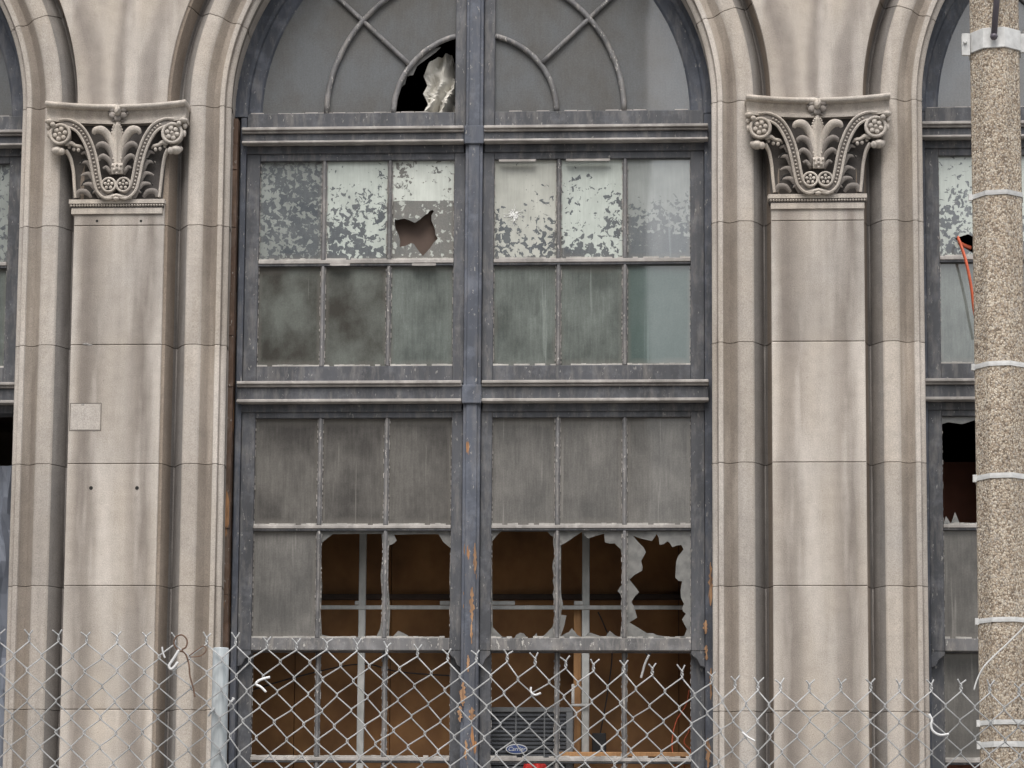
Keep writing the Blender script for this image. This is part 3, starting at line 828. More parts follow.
    for s in (-1, 1):
        for m_ in MU:
            for z0, z1, y in ((4.5115, 5.0455, ys), (5.0785, 5.613, ys), (3.0865, 3.6435, ys), (3.6735, 4.236, ys), (2.4775, 3.018, ys+.052), (1.9445, 2.4485, ys+.052)):
                if ci == 0 and s > 0 and z1 < 4.3: continue
                muntin(s, xu+s*m_, z0, z1, y)
    yg = ys+.024
    for ri, (b, t) in enumerate(rows_u+rows_l+rows_b):
        y = yg+(.052 if ri >= 4 else 0)
        for k, (l, r) in enumerate(colsx):
            sp = spec['panes'].get((ri, k), spec['default'][ri])
            if ci == 0 and k >= 3 and ri >= 2: continue
            putty(xu+l, xu+r, b, t, y, pm)
            if sp is None: continue
            if isinstance(sp, str): sp = (sp, None)
            pane(xu+l, xu+r, b, t, y, sp[0], sp[1], label=sp[2] if len(sp) > 2 else None)
    put(pm, 'glazing_putty', ['worn', 'chalk'], W0)
    # --- fanlight: two quarter lights
    zb = 5.87
    for s in (-1, 1):
        mb = MB()
        l, r = sorted((xu+s*A, xu+s*1.190))
        mb.box(*((l, r+.0125) if s > 0 else (l-.0125, r)), ys-.004, ys+.045, 5.7755, zb, 0)
        a, b = sorted((xu+s*(MS+.001), xu+s*A-s*.0005)); mb.box(a, b, ys, ys+.045, 5.7755, zb+1.12, 0)
        k = 0
        for j in range(14):
            if rnd.random() < .8:
                xa = l+(r-l-.07)*j/14; mb.box(xa+.001, xa+(r-l-.07)/14-.001, ys+.006, ys+.022, zb+.0005, zb+.006+rnd.uniform(0, .004), 1)
        put(mb, 'fanlight_sash', ['sash', 'worn'], W0, bevel=.003)
        def arc(rr_, a0, a1, n=24): return [Vector((xu+s*rr_*math.cos(a0+(a1-a0)*k/n), ys+.010, zb+rr_*math.sin(a0+(a1-a0)*k/n))) for k in range(n+1)]
        for rr_ in (.43, .785):
            mb = MB(); a1 = math.acos(A/rr_); P = arc(rr_, .0, a1)
            for p in P: p.x += rnd.uniform(-.0012, .0012); p.z += rnd.uniform(-.0012, .0012)
            mb.tube(P, .0145, 8, .9); put(mb, 'curved_muntin', ['muntin'], W0, smooth=True)
        mb = MB()
        p0, p1 = Vector((xu+s*.345, ys+.011, zb+.262)), Vector((xu+s*.80, ys+.011, zb+.70)); d = p1-p0
        mb.tube([p0+d*k/8 for k in range(9)], .0125, 8, .9); put(mb, 'spoke_muntin', ['muntin'], W0, smooth=True)
        # panes: polar sectors
        def sector(r0, r1, a0, a1, nm='fanlight_pane', label=None):
            P = []
            n = 20
            def pt(rr_, a): x = rr_*math.cos(a); return (xu+s*max(x, A-.004), zb-.003+rr_*math.sin(a))
            for k in range(n+1): P.append(pt(r1, a0+(a1-a0)*k/n))
            if r0 <= 0: P.append((xu+s*(A-.004), zb-.003))
            else:
                for k in range(n, -1, -1): P.append(pt(r0, a0+(a1-a0)*k/n))
            Q = []
            for p in P:
                if not Q or (abs(p[0]-Q[-1][0])+abs(p[1]-Q[-1][1])) > 1e-4: Q.append(p)
            mb = MB(); mb.plate([Q], yg, yg+.004, 0, 1); o = mb.build(nm, [GL['lun'], GL['shard']], W0)
            if label: o['label'] = label
        split = math.radians(40.5)
        sector(.43, .785, 0, split); sector(.43, .785, split, PI/2); sector(.785, 1.131, 0, split); sector(.785, 1.131, split, PI/2)
        if not (spec.get('fanhole') and s < 0): sector(0, .43, 0, PI/2)
        else:
            mb = MB()
            def cpt(px, py): return W(px, py, yg)
            mb.plate([[cpt(*p) for p in ((393, 96), (399, 82), (407, 68), (418, 57), (432, 49), (441, 47), (436, 52), (425, 60), (417, 66), (413, 75), (407, 76), (405, 84), (400, 88), (397, 100))]], yg, yg+.004)
            o = mb.build('fanlight_pane', [GL['shard']], W0); o['label'] = 'jagged remnant of the broken fanlight pane'
    # --- sill
    mb = MB(); mb.box(c0-R0-.02, c0+R0+.02, -.05, .40, 1.70, 1.855)
    put(mb, 'sill', ['stone'], W0, bevel=.01)
    mb = MB(); mb.box(c0-1.6, c0+1.6, .0, .40, 1.449, 1.699); put(mb, 'apron', ['stone'], W0)
    return W0, xu

# outlines of the broken panes, traced and put at the depth of the glass
YG = .249
def tr(pts, ox, oy, sc): return [W(ox+u/sc, oy+v/sc, YG) for u, v in pts]
star = tr([(697,368),(708,372),(740,365),(765,373),(790,385),(812,371),(835,350),(850,343),(858,330),(872,325),(880,332),(868,350),(868,375),(877,395),(885,420),(886,440),(898,458),(888,468),(880,475),(860,505),(828,540),(815,525),(800,505),(786,484),(775,480),(745,493),(720,498),(722,470),(715,440),(706,425),(697,400)], 245, 140, 4.6545)
hA = tr([(110,108),(200,104),(300,106),(345,108),(360,128),(375,135),(375,180),(385,230),(374,262),(370,290),(378,340),(372,362),(380,400),(372,430),(380,470),(386,520),(382,560),(370,600),(350,620),(330,640),(295,658),(290,630),(280,640),(270,655),(245,658),(225,632),(205,628),(185,640),(175,658),(150,650),(115,650),(90,625),(65,600),(61,300),(62,160),(90,125)], 480, 510, 5.12)
hB = tr([(415,180),(450,160),(485,135),(520,112),(545,140),(555,145),(600,130),(635,120),(640,165),(665,172),(690,170),(700,182),(720,200),(728,240),(728,380),(716,395),(705,415),(718,430),(725,450),(720,480),(728,560),(722,600),(718,655),(690,640),(665,618),(652,635),(640,655),(600,640),(565,628),(552,630),(530,658),(500,640),(470,605),(455,625),(440,630),(412,648),(432,590),(442,540),(415,536),(416,520),(425,480),(416,440),(414,400)], 480, 510, 5.12)
hC = tr([(168,130),(210,146),(265,158),(280,138),(290,122),(300,140),(305,178),(325,175),(345,160),(357,168),(370,190),(392,182),(415,178),(428,200),(412,222),(400,235),(390,262),(388,290),(385,345),(402,362),(420,365),(412,410),(415,450),(430,480),(420,500),(425,518),(440,530),(420,560),(432,585),(445,610),(430,645),(405,648),(380,655),(340,648),(290,640),(270,630),(240,630),(200,605),(150,575),(175,560),(190,550),(180,515),(172,490),(160,470),(180,440),(200,420),(178,390),(150,355),(180,330),(215,310),(218,290),(210,260),(222,240),(235,215),(222,190),(192,160)], 600, 510, 5.117)
hL2 = tr([(275,92),(290,80),(308,66),(380,65),(455,65),(459,120),(452,190),(456,250),(455,320),(450,350),(440,372),(400,380),(375,372),(340,378),(305,374),(275,368),(272,300),(276,220),(271,150)], 230, 512, 3.)
hL3 = tr([(477,100),(488,96),(500,86),(492,68),(560,66),(625,66),(640,90),(662,108),(658,200),(662,300),(658,380),(600,376),(545,380),(530,368),(505,356),(490,372),(476,388),(480,300),(474,200)], 230, 512, 3.)
hR = [W(px, py, YG) for px, py in ((942, 424), (948, 422), (962, 424), (975, 420), (990, 418), (1004, 422), (1003, 524), (960, 524), (955, 512), (951, 524), (946, 516), (943, 525), (941, 470))]
hR2 = [W(px, py, YG) for px, py in ((955, 238), (962, 236), (968, 234), (976, 238), (984, 244), (978, 256), (968, 250), (961, 246))]
main_spec = dict(
    label='centre arched window with smashed lower panes', fanhole=True, default=['fl1', 'mid', 'low', 'low', None, None],
    panes={(0, 0): ('fl1', None), (0, 1): ('fl2', None), (0, 2): ('fl3', star, 'mint painted pane with a star shaped hole'), (0, 3): ('fl4', None, 'painted pane with a starred impact crack'), (0, 4): ('fl5', None), (0, 5): ('fl6', None),
           (1, 0): 'mid', (1, 1): 'mid', (1, 2): 'mid2', (1, 3): 'mid2', (1, 4): 'mid2', (1, 5): 'midr',
           (2, 0): 'low', (2, 1): 'low', (2, 2): 'low', (2, 3): 'low2', (2, 4): 'low2', (2, 5): 'low2',
           (3, 0): 'low2', (3, 1): ('shard', hL2, 'mostly missing pane with slivers in the putty'), (3, 2): ('shard', hL3, 'mostly missing pane with a shard at its foot'),
           (3, 3): ('shard', hA, 'smashed pane with small shards along the bottom'), (3, 4): ('shard', hB, 'smashed pane with shards at top and bottom'), (3, 5): ('shard', hC, 'smashed pane with a jagged ring of glass left')})
WM, XM = window(1, main_spec)
WR, XR = window(2, dict(label='right hand arched window behind the concrete pole', default=['fl2', 'mid2', 'low', 'low', 'low', None],
    panes={(0, 0): ('fl5', hR2, 'mint painted pane with a small corner hole'), (2, 0): ('shard', hR, 'dark empty pane with shards along its foot'), (3, 0): 'low', (4, 0): 'low', (4, 2): None}))
WL, XL = window(0, dict(label='left arched window at the edge of the view', default=['fl1', 'mid', 'low', None, None, None],
    panes={(0, 5): 'fl1', (1, 5): 'mid2', (2, 5): None, (2, 3): None}))

# impact crack on the painted pane
mb = MB(); cx, cz = W(513, 215, YG); rc = random.Random(3)
for k in range(9):
    a = 2*PI*k/9+rc.uniform(-.2, .2); L = rc.choice([.03, .05, .09, .12, .06, .04])
    if k in (4, 5): L = min(L, .05)
    P = [Vector((cx+L*t*math.cos(a+.15*math.sin(5*t+k)), YG-.001, cz+L*t*math.sin(a+.15*math.sin(5*t+k)))) for t in (0, .25, .5, .75, 1.)]
    P = [p for p in P if cx-.060 < p.x < cx+.29 and cz-.16 < p.z < cz+.27]
    if len(P) > 1: mb.tube(P, [.0036, .0026, .0020, .0014, .0008][:len(P)], 4)
for k in range(44):
    a, r = rc.uniform(0, 2*PI), abs(rc.gauss(0, .014)); s_ = rc.uniform(.003, .009)
    mb.ball((cx+r*1.3*math.cos(a), YG-.0015, cz+r*math.sin(a)), s_, (1, .4, 1), 5, 4)
o = mb.build('impact_crack', [M['crack']], WM)
# folded strips of sealing tape at the heads of two panes
for px0, px1, py in ((499, 536, 160.5), (566, 610, 160), (330, 350, 264.5), (412, 436, 264.5)):
    a, z = W(px0, py, .22); b, _ = W(px1, py, .22); mb = MB()
    mb.box(a, b, .212, .222, z-.007, z+.004); mb.box(a+.01, b-.004, .206, .2118, z-.010, z+.001)
    put(mb, 'loose_putty', ['worn'], WM)
# bare wood splits on mullion and right jamb
def splinter(px0, px1, py0, py1, y, seed, n=13):
    r = random.Random(seed); L, R_ = [], []
    for k in range(n+1):
        py = py0+(py1-py0)*k/n; w = (px1-px0)/2*math.sin(PI*(k+.35)/(n+.7))**.6; cx_ = (px0+px1)/2
        L.append(W(cx_-w*r.uniform(.15, 1.1), py, y)); R_.append(W(cx_+w*r.uniform(.15, 1.1), py, y))
    mb = MB(); mb.plate([L+R_[::-1]], y-.0016, y+.004); return mb
for i, (a, b, c_, d_) in enumerate(((473, 477, 543, 574), (469, 475, 587, 622), (470, 473, 622, 644), (459, 467, 682, 706), (468, 476, 707, 722), (457, 463, 706, 722), (466, 470, 655, 672), (463, 469, 740, 760))):
    o = splinter(a, b, c_, d_, .1865, i).build('bare_wood', [M['rawwood']], WM); o['label'] = 'splintered bare wood where paint fell away'
for i, (a, b, c_, d_) in enumerate(((708, 713, 562, 606), (703, 708, 620, 634), (704, 709, 645, 660), (709, 713, 668, 700), (705, 711, 738, 768))):
    o = splinter(a, b, c_, d_, .2035, 50+i).build('bare_wood', [M['rawwood']], WM); o['label'] = 'splintered bare wood on the right jamb'
o = splinter(925.5, 928, 548, 570, .2035, 70).build('bare_wood', [M['rust']], WR)

# ------------------------------------------------------------------ things in and behind the window
# crumpled cloth in the fanlight
mb = MB(); le = [(434, 55), (429, 64), (423, 74), (427, 84), (423, 93), (427, 101), (424, 111), (426, 118)]; re = [(451, 50), (454, 60), (454, 70), (454, 80), (454, 90), (454, 100), (454, 111), (454, 118)]
nu, nv = 13, 29; rows = []
for j in range(nv):
    t = j/(nv-1)*(len(le)-1); i = min(int(t), len(le)-2); f = t-i
    l = (le[i][0]*(1-f)+le[i+1][0]*f, le[i][1]*(1-f)+le[i+1][1]*f); r = (re[i][0]*(1-f)+re[i+1][0]*f, re[i][1]*(1-f)+re[i+1][1]*f)
    row = []
    for k in range(nu):
        g = k/(nu-1); px, py = l[0]+(r[0]-l[0])*g, l[1]+(r[1]-l[1])*g
        nz = noise.noise(Vector((px*.13, py*.035, 1.3)))*.07+noise.noise(Vector((px*.22, py*.09, 4.)))*.03
        tw = (g*1.7+t*.21+.22*math.sin(t*1.1+g*2)) % 1.; yy = .32+nz*.8+.055*abs(tw-.42)*2; x, z = W(px, py, .30); row.append((x, yy, z))
    rows.append(row)
mb.grid(rows); rows2 = [[(x, y+.004, z) for x, y, z in r] for r in rows]; mb.grid(rows2)
o = mb.build('crumpled_cloth', [M['cloth']], recalc=False)
props(o, 'crumpled cream cloth stuffed in the broken fanlight pane', 'cloth')
# brown boards behind the glass
def thing_box(name, label, cat, boxes, mats, bevel=.003, group=None):
    mb = MB()
    for b in boxes: mb.box(*b)
    o = mb.build(name, [M[m] for m in mats], bevel=bevel); return props(o, label, cat, group)
thing_box('backing_board', 'dull brown board filling the star shaped hole', 'board', [(-.60, -.06, .31, .325, 4.95, 5.6)], ['card'])
x0, x1 = -1.55, 1.60
mb = MB()
for k in range(6):
    a = x0+(x1-x0)*k/6; mb.box(a+.002, a+(x1-x0)/6-.002, 1.10+.004*(k % 2), 1.13, 1.205, 4.85)
bp = mb.build('hardboard_partition', [M['board']]); props(bp, 'brown hardboard partition seen through the smashed panes', 'partition')
zq = W(955, 462, 1.1)[1]
mb = MB(); mb.box(2.0, 5.0, 1.10, 1.13, 1.205, zq); M['redboard'] = grain_mat('dark red brown board', (.20, .075, .045), (.28, .11, .07), (3, 3, 2))
props(mb.build('inner_partition', [M['redboard']]), 'dark red brown partition behind the empty pane of the right window', 'partition')
# steel grid in front of the partition
yb = .62
GR = props(empty('steel_grid', (0, yb, 1.2)), 'grey steel bar grid standing behind the smashed panes', 'metal frame')
def part(name, mats, parent, boxes, bevel=.003, label=None):
    mb = MB(); off = parent.location
    for b in boxes: mb.box(b[0]-off[0], b[1]-off[0], b[2]-off[1], b[3]-off[1], b[4]-off[2], b[5]-off[2])
    o = put(mb, name, mats, parent, label, bevel=bevel); return o
def bar_x(px, py): return W(px, py, yb)[0]
zb_ = W(475, 607.5, yb)[1]
for pxa, pxb in ((358.5, 365.5), (582, 589.5)):
    part('upright_bar', ['galv'], GR, [(bar_x(pxa, 600), bar_x(pxb, 600), yb, yb+.03, 1.205, 4.6)])
part('cross_bar', ['galv'], GR, [(bar_x(300, 607), bar_x(720, 607), yb-.006, yb-.0005, zb_-.011, zb_+.011), (bar_x(300, 607), bar_x(720, 607), yb-.0004, yb+.034, zb_+.006, zb_+.0109)])
for a, b in ((440, 452), (490, 515), (574, 584), (355, 360)):
    part('bracket_clip', ['galv'], GR, [(bar_x(a, 603), bar_x(b, 603), yb-.012, yb-.0065, zb_+.012, zb_+.034)])
zb2 = W(475, 705, yb)[1]
part('bracket_clip', ['steel'], GR, [(bar_x(571, 705), bar_x(589, 705), yb-.02, yb-.008, zb2-.008, zb2+.006), (bar_x(571.5, 705), bar_x(574.5, 705), yb-.02, yb-.01, zb2+.0065, zb2+.11)])
# dark strip added to paint the shading above the bar onto the partition
zz = W(475, 594, 1.08)[1]
thing_box('shade_strip', 'dark strip painted for the shade above the grey cross bar', 'shade strip', [(x0+.05, x1-.05, 1.06, 1.099, zz-.032, zz-.002)], ['room'])
a, _ = W(573.5, 680, .66); b, _ = W(581.5, 680, .66); _, zt3 = W(577, 608, .66)
thing_box('timber_post', 'light brown timber post beside the right upright bar', 'post', [(a, b, .655, .70, 1.205, zt3)], ['timber'])
a, z1 = W(559, 752.5, .40); b, z0 = W(692, 757, .40)
thing_box('wooden_shelf', 'narrow light wood board across the window bottom', 'shelf', [(a, b, .345, .60, z0-.004, z1)], ['timber'])
thing_box('dark_pipe_box', 'black metal box hanging behind the right uprights', 'box', [(W(592, 720, .8)[0], W(606, 720, .8)[0], .8, .88, W(600, 757, .8)[1], W(600, 733, .8)[1])], ['dark'])
# air conditioner
xa, zt_ = W(484, 707, .42); xb, _ = W(573, 707, .42); zbm = zt_-.46
AC = props(empty('air_conditioner', ((xa+xb)/2, .42, zbm)), 'grey window air conditioner behind the fence, blue oval badge on its grille', 'air conditioner')
part('casing', ['acgrey'], AC, [(xa, xb, .42, .44, zt_-.026, zt_), (xb-.036, xb, .42, .44, zbm, zt_-.0262), (xa, xa+.03, .42, .44, zbm, zt_-.0262), (xa+.0302, xb-.0362, .42, .44, zbm, zbm+.03), (xa, xb, .4402, .88, zbm, zt_)])
lv = []
k = 0; z = zbm+.035
while z < zt_-.03:
    lv.append((xa+.0305, xb-.0365, .424, .4395, z, z+.013)); z += .021
part('grille', ['aclouv'], AC, lv, bevel=0)
part('grille_bar', ['acgrey'], AC, [(xa+(xb-xa)*q-.003, xa+(xb-xa)*q+.003, .4215, .4238, zbm+.03, zt_-.03) for q in (.36, .68)], bevel=0)
# badge: blue oval with a pale rim and white lettering
bx, bz = W(516.5, 749, .41); mb = MB(); off = AC.location; n = 36
def ell(a_, b_, y): return [(bx+a_*math.cos(2*PI*k/n), bz+b_*math.sin(2*PI*k/n)) for k in range(n)]
mb.plate([ell(.056, .026, 0)], .4150, .4205, 1); mb.plate([ell(.051, .0215, 0)], .4135, .4149, 0)
mb.v = [(x-off[0], y-off[1], z-off[2]) for x, y, z in mb.v]
badge = put(mb, 'badge', ['blue', 'steel'], AC)
cu = bpy.data.curves.new('lettering', 'FONT'); cu.body = 'Carrier'; cu.size = .030; cu.align_x = 'CENTER'; cu.align_y = 'CENTER'; cu.extrude = .0005; cu.shear = .3
to = bpy.data.objects.new('tmp', cu); COL.objects.link(to); bpy.context.view_layer.update()
me = bpy.data.meshes.new_from_object(to.evaluated_get(bpy.context.evaluated_depsgraph_get())); bpy.data.objects.remove(to)
me.transform(Matrix.Translation((bx-off[0], .4130-off[1], bz-off[2])) @ Matrix.Rotation(PI/2, 4, 'X')); me.materials.clear(); me.materials.append(M['steel'])
lo = bpy.data.objects.new('lettering', me); COL.objects.link(lo); lo.parent = badge
# red rag below it
mb = MB(); rg = random.Random(2); cx_, cz_ = W(535, 768, .36)
rows = []
for j in range(9):
    row = []
    for k in range(15):
        q = k/14; w = .055+.01*math.sin(j)
        row.append((cx_-w+2*w*q, .365+.014*math.sin(q*13+j*.4)+rg.uniform(-.003, .003), cz_+.032-.02*abs(q-.5)-j*.022+rg.uniform(-.004, .004)))
    rows.append(row)
mb.grid(rows); mb.grid([[(x, y+.004, z) for x, y, z in r] for r in rows])
props(mb.build('red_rag', [M['red']], recalc=False, smooth=True), 'red rag hanging below the air conditioner', 'rag')
# thin wires and a pale plastic loop inside
def wire(name, pts, y, r, mat, label, cat, n=6, flat=1., ys_=None, group=None):
    P = [Vector((W(p[0], p[1], y)[0], y+(ys_[i] if ys_ else 0), W(p[0], p[1], y)[1])) for i, p in enumerate(pts)]
    mb = MB(); mb.tube(spline(P, 6), r, n, flat); o = mb.build(name, [M[mat]], smooth=True); group = {'plastic_tie': 'white plastic ties on the fence', 'rusty_wire': 'rusty wires on the fence top', 'thin_wire': 'thin orange wires inside the window', 'hanging_cable': 'black cables inside the window'}.get(name, group); return props(o, label, cat, group)
wire('thin_wire', [(689, 690), (686, 705), (676, 722), (672, 745), (676, 768), (679, 800)], .5, .003, 'orange', 'thin orange wire looping down left of the right jamb, left strand', 'wire')
wire('thin_wire', [(692, 708), (690, 728), (684, 742), (691, 752), (684, 768), (682, 795)], .52, .003, 'orange', 'thin orange wire looping down left of the right jamb, right strand', 'wire')
wire('plastic_sleeve', [(649, 655), (645, 664), (643, 671), (641, 678)], .5, .007, 'plastic_white', 'short pale plastic sleeve hanging behind the right lower sash', 'sleeve')
wire('hanging_cable', [(640, 645), (648, 655), (655, 648), (668, 646)], .5, .005, 'dark', 'black cable sagging above the pale plastic sleeve', 'cable')
wire('hanging_cable', [(252, 690), (300, 676), (360, 664), (400, 672), (455, 676)], .9, .004, 'dark', 'black cable sagging across the brown partition on the left', 'cable')
wire('hanging_cable', [(598, 612), (604, 625), (612, 650), (608, 690), (600, 735)], .9, .004, 'dark', 'black cable running down to the black box', 'cable')
wire('orange_cord', [(975, 240), (964, 237.5), (958, 238), (961, 248), (965, 262), (968, 275), (971, 290), (974, 310), (978, 330)], .14, .0115, 'orange', 'orange cord hanging out of the right window', 'cord', 8, .6, ys_=[.16, .125, .0, -.02, -.03, -.03, -.02, 0, 0])
# pale plastic sheet in the lower left window
mb = MB(); rows = []
for j in range(24):
    row = []
    for k in range(16):
        x = XL+.80+.40*k/15; z = 4.02-.085*j
        row.append((x+.03*noise.noise(Vector((1, j*.4, k*.2))), .40+.05*noise.noise(Vector((k*.35, j*.22+k*.2, 2.))), z))
    rows.append(row)
mb.grid(rows); mb.grid([[(x, y+.003, z) for x, y, z in r] for r in rows])
M['sheet'] = simple('dusty plastic sheet', (.17, .185, .22), .35)
props(mb.build('plastic_sheet', [M['sheet']], recalc=False), 'creased grey plastic sheet inside the left window', 'plastic sheet')

# ------------------------------------------------------------------ concrete pole with its straps
px0, px1 = 2.3095, 2.5175
POLE = props(empty('concrete_pole', (2.4085, -2, 0)), 'octagonal exposed aggregate concrete pole with steel straps', 'utility pole')
def octo(r, z, rot=PI/8-.16): return [(r*math.cos(rot+2*PI*k/8), r*math.sin(rot+2*PI*k/8), z) for k in range(8)]
def prad(z): return .1145-.0012*(z-4)
mb = MB(); rows = []
for k in range(25):
    z = -.02+9.5*k/24; rows.append(octo(prad(z), z))
ids = mb.grid(rows, closed=True); mb.face(ids[-1])
shaft = mb.build('shaft', [M['agg']], POLE, bevel=.006)
def strap(py, h, mat='steel', th=.004):
    z = W(998, py, -2.1)[1]; mb = MB()
    rows = [octo(prad(z)+a, z+b) for a, b in ((-.004, -h/2), (th, -h/2), (th+.0005, 0), (th, h/2), (-.004, h/2))]
    mb.grid(rows, closed=True)
    mb.box(-.125-0, -.110, -.035, -.018, z-h*.7, z+h*.7)
    return put(mb, 'strap', [mat], POLE)
for py, h in ((192.5, .020), (363.5, .020), (475.5, .022), (619.5, .020), (722, .020), (744, .024)): strap(py, h)
z = W(998, 38, -2.1)[1]; mb = MB()
mb.grid([octo(prad(z)+a, z+b) for a, b in ((-.004, -.045), (.008, -.045), (.008, .045), (-.004, .045))], closed=True)
mb.box(-.147, -.112, -.050, -.038, z-.058, z+.040); mb.box(-.147, -.112, -.036, -.026, z-.050, z+.034); mb.box(.10, .15, -.04, -.026, z-.045, z+.04)
for q in (-.134,):
    mb.tube([(q, -.062, z+.0), (q, -.02, z+.0)], .009, 6)
put(mb, 'pole_bracket', ['steel'], POLE, bevel=.002)
mb = MB(); a = Vector((W(998, -60, -2.15)[0]+.012, -2.17, W(998, -60, -2.15)[1])); b = Vector((*[W(994, 36, -2.14)[0]], -2.135, W(994, 36, -2.14)[1]))
off = POLE.location
mb.tube([a-off, a-off+(b-a)*.5, b-off], .0135, 10); mb.ball(b-off, .017, (1, 1, 1), 10, 6)
put(mb, 'brace_rod', ['rod'], POLE, smooth=True)
wire('white_cable', [(974, 690), (977, 680), (983, 668), (993, 657), (1008, 643), (1022, 629), (1036, 612)], -2.16, .0038, 'steel', 'thin white cable slanting up across the concrete pole', 'cable')
# ------------------------------------------------------------------ chain link fence
YF = -5.5
TIPS = [(-140, 642), (29, 641), (58, 641), (116, 641), (145, 641), (205, 643), (237, 645), (297, 648), (357, 650), (417, 655), (450, 660), (506, 662), (566, 667), (623, 672), (682, 677), (710, 682), (735, 688), (765, 690), (781, 690), (840, 689), (899, 690), (959, 690), (1010, 694), (1180, 696)]
def topz(px):
    for a, b in zip(TIPS, TIPS[1:]):
        if a[0] <= px <= b[0]: return a[1]+(b[1]-a[1])*(px-a[0])/(b[0]-a[0])
    return TIPS[-1][1]
FENCE = props(empty('chain_link_fence', (W(512, 700, YF)[0], YF, 0)), 'galvanised chain link fence standing in front of the facade', 'fence')
fo = FENCE.location
def tilt(px):
    if px < 222: return 0.
    if px > 760: return 0.
    return .088*min(1, (px-222)/25)*min(1, (760-px)/60)
SP = .0835; HR = .0893
def sm(x): return x*x*(3-2*x)
mb = MB(); fr = random.Random(11)
TOPS = [0, 29, 58, 87, 116, 144, 175, 206, 237, 266, 297, 327, 357, 386, 417, 447, 476, 506, 535, 566, 594, 623, 652, 682, 710, 735, 758, 781, 810, 840, 871, 899, 931, 959, 989, 1018]
TOPS = [-29*k for k in range(12, 0, -1)]+TOPS+[1018+29.5*k for k in range(1, 13)]
ncol = len(TOPS)
cols = [(W(px, 660, YF)[0], px, W(min(max(px, -130), 1170), topz(px), YF)[1]) for px in TOPS]
nodes = {}
def node(i, r):
    "node on column i (half columns allowed), r rows down (half steps)"
    i0 = int(math.floor(i)); f = i-i0
    if i0+1 >= ncol: i0, f = ncol-2, 1.
    x = cols[i0][0]*(1-f)+cols[i0+1][0]*f; z = cols[i0][2]*(1-f)+cols[i0+1][2]*f; px = cols[i0][1]*(1-f)+cols[i0+1][1]*f
    d = r*HR; t = tilt(px)*min(d, .75)
    key = (round(i*2), round(r*2))
    if key not in nodes: nodes[key] = (fr.gauss(0, .0018), fr.gauss(0, .0018), .010*noise.noise(Vector((i*.13, r*.13, 0))))
    j = nodes[key]
    return Vector((x-t+j[0], YF+j[2]*2.5, z-d+j[1]))
rw = .0022
nrow = int(2.36/HR)
for i in range(ncol-1):
    # wire i zigzags between column i and i+0.5 ... meeting its neighbours
    P = []
    for k in range(0, nrow*2+1):
        side = 0 if k % 2 == 0 else .5
        p = node(i+(side), k/2)
        q = p+Vector((-.0022 if side == 0 else .0022, (.0035 if k % 4 in (0, 1) else -.0035), 0)); P.append(q)
    P2 = []
    for k, p in enumerate(P):
        e = .0022
        up = Vector((0, 0, e)); P2 += [p+up, p-up] if k else [p-up]
    mb.tube([p-fo for p in P2], rw, 6)
    # second family: mirror, i-0.5
    P = []
    for k in range(0, nrow*2+1):
        side = 0 if k % 2 == 0 else -.5
        if i+side < 0: P = []; break
        p = node(i+side, k/2); P.append(p+Vector((.0022 if side == 0 else -.0022, (-.0035 if k % 4 in (0, 1) else .0035), 0)))
    if P:
        P2 = []
        for k, p in enumerate(P):
            up = Vector((0, 0, .0022)); P2 += [p+up, p-up] if k else [p-up]
        mb.tube([p-fo for p in P2], rw, 6)
    # twisted top and barbs
    p = node(i, 0); h = .018; w = .0032; sw = fr.uniform(-.003, .003)
    for s in (-1, 1):
        b = fr.uniform(.7, 1.2)
        mb.tube([q-fo for q in spline([p+Vector((-s*.0022, s*.003, -.004)), p+Vector((s*w, -s*.003, h*.25)), p+Vector((-s*w*.6, s*.003, h*.75)), p+Vector((s*w+sw*.5, 0, h+.002)), p+Vector((s*.0135*b+sw, s*.004, h+.0135*fr.uniform(.7, 1.2)))], 3)], rw, 6)
mesh = put(mb, 'wire_mesh', ['wire'], FENCE, smooth=True, recalc=False)
def post(px, wpx, pyt, label=None, y=YF+.035):
    x, zt4 = W(px, pyt, y); r = wpx/2/347
    mb = MB()
    mb.tube([Vector((x, y, 0))-fo, Vector((x, y, zt4-.004))-fo, Vector((x, y, zt4))-fo], [r, r, r*.93], 18)
    o = put(mb, 'post', ['zinc'], FENCE, label, smooth=False)
    for p in o.data.polygons: p.use_smooth = len(p.vertices) == 4
    return o
post(221, 16.5, 648); post(-420, 16.5, 648); post(1480, 16.5, 690)
mb = MB(); x, z = W(213, 712, YF)
for px_, py_ in ((211.5, 712), (231.5, 702)):
    x, z = W(px_, py_, YF-.01)
    mb.tube([Vector((x-.008, YF-.012, z-.012))-fo, Vector((x, YF-.018, z))-fo, Vector((x+.006, YF-.006, z+.010))-fo, Vector((x-.002, YF+.02, z+.014))-fo], .0035, 6)
put(mb, 'tie_wire', ['wire'], FENCE)
# scraps tied to the wire
def scrap(pts, label, r=.0038, name='plastic_tie', mat='plastic_white'):
    return wire(name, pts, YF-.014, r, mat, label, 'cable tie' if mat == 'plastic_white' else 'wire', 6, .8)
scrap([(270, 677), (260, 680), (256, 684), (261, 687), (266, 692)], 'curled white plastic tie hooked on the fence before the left lower sash')
scrap([(531, 687), (531, 692), (535, 695), (541, 693)], 'small white plastic tie on the fence just above the air conditioner', .0034)
scrap([(929, 714), (932, 720), (931, 725), (933, 731), (940, 735), (949, 734)], 'white plastic tie twisted on the fence before the right window')
scrap([(742, 732), (748, 737), (755, 741)], 'faint white plastic tie low on the fence beside the right pilaster', .003)
scrap([(162, 647), (163, 653), (165, 658)], 'short white plastic tie on the fence left of the rusty wire', .003)
scrap([(179, 650), (174, 658), (169, 666), (172, 669), (178, 662)], 'bent white plastic strip hanging from the rusty wire', .0042)
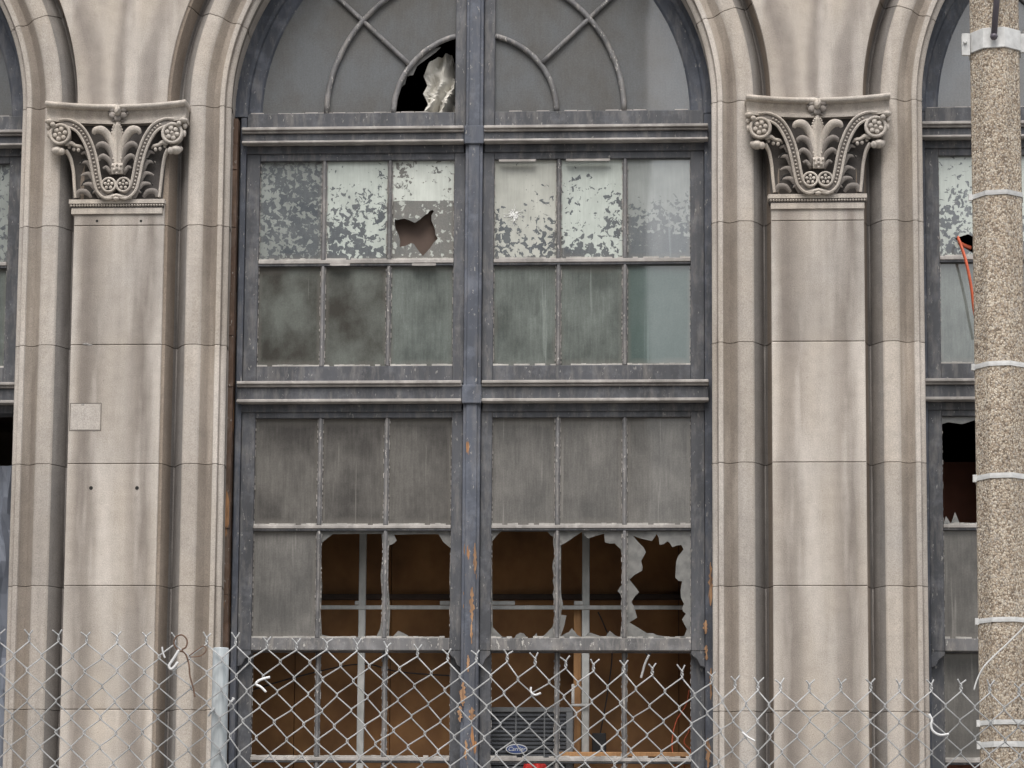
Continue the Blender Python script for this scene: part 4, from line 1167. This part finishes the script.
scrap([(184, 652), (178, 650), (174, 644), (176, 637), (182, 635), (187, 640), (186, 647), (182, 650), (186, 655), (189, 665), (190, 676), (193, 687), (195, 697)], 'rusty wire looped over the fence top with a long tail', .0026, 'rusty_wire', 'rust')
scrap([(189, 656), (197, 650), (204, 646), (206, 651), (200, 656), (190, 657)], 'small rusty wire loop sticking out right of the long rusty wire', .0018, 'rusty_wire', 'rust')

# ------------------------------------------------------------------ street, sky, the building across the street
def sheet(name, x0, x1, y0, y1, z, mat, kind='structure'):
    mb = MB(); mb.face([mb.vert(c) for c in ((x0, y0, z), (x1, y0, z), (x1, y1, z), (x0, y1, z))])
    o = mb.build(name, [M[mat]]); o['kind'] = kind; return o
sheet('ground', -400, 400, -400, 400, -.16, 'walk')
sheet('road', -200, 200, -24, -8.2, -.150, 'asphalt')
sheet('road_marking', -200, 200, -16.1, -15.95, -.146, 'line')
mb = MB(); mb.box(-200, 200, -8.2, .4, -.158, -.001); mb.box(-200, 200, -8.35, -8.2005, -.158, .004)
o = mb.build('pavement', [M['walk']], bevel=.01); o['kind'] = 'structure'
mb = MB(); mb.box(-200, 200, -28.0, -24.0, -.158, 0); mb.box(-200, 200, -23.9995, -23.85, -.158, .004)
o = mb.build('far_pavement', [M['walk']], bevel=.01); o['kind'] = 'structure'
OB = props(empty('brick_building', (-12, -28, 0)), 'plain brick block across the street, mirrored in the window glass', 'building')
bxr = .93
mb = MB(); mb.box(-34+12, bxr+12, -12, 0, 0, 21)
put(mb, 'wall', ['brick'], OB)
mb = MB(); mb.box(-34.2+12, bxr+12.05, -12.1, .12, 21, 21.5); put(mb, 'parapet', ['walk'], OB)
for f in range(5):
    for k in range(9):
        x = -33+k*3.75+12; mb = MB(); z = 1.2+f*4.0
        mb.box(x, x+1.6, .01, .03, z, z+2.2, 0); mb.box(x-.1, x+1.7, .01, .12, z-.15, z-.01, 1); mb.box(x+.78, x+.82, .03, .06, z, z+2.2, 1)
        put(mb, 'window', ['darkglass', 'walk'], OB)

# world
world = bpy.data.worlds.new('World'); SC.world = world; world.use_nodes = True
nt = world.node_tree; bg = nt.nodes['Background']
sky = nt.nodes.new('ShaderNodeTexSky'); sky.sky_type = 'NISHITA'; sky.sun_disc = False
EL, AZ = math.radians(58), math.radians(188)      # azimuth measured from +y clockwise: sun high, in front of the facade
sky.sun_elevation = EL; sky.sun_rotation = AZ; sky.air_density = 1.2; sky.dust_density = 4; sky.ozone_density = 1
hs = nt.nodes.new('ShaderNodeHueSaturation'); hs.inputs['Saturation'].default_value = .30   # overcast
nt.links.new(sky.outputs[0], hs.inputs['Color']); nt.links.new(hs.outputs[0], bg.inputs['Color'])
bg.inputs['Strength'].default_value = .15
sl = bpy.data.lights.new('sun', 'SUN'); sl.energy = 1.2; sl.angle = math.radians(35); sl.color = (1, .96, .90)
so = bpy.data.objects.new('sun', sl); COL.objects.link(so)
d = Vector((math.sin(AZ)*math.cos(EL), math.cos(AZ)*math.cos(EL), math.sin(EL)))
so.rotation_euler = d.to_track_quat('Z', 'Y').to_euler()

cam = bpy.data.cameras.new('camera'); co = bpy.data.objects.new('camera', cam); COL.objects.link(co)
cam.sensor_width = 36; cam.lens = F*36/1024; cam.shift_y = -(PY-384)/1024*-1; cam.shift_x = 0
cam.clip_start = .1; cam.clip_end = 2000
mt = Matrix((CR, CU, -CF)).transposed().to_4x4(); mt.translation = CP
co.matrix_world = mt
SC.camera = co
SC.view_settings.view_transform = 'Standard'; SC.view_settings.look = 'None'; SC.view_settings.exposure = .66; SC.view_settings.gamma = 1
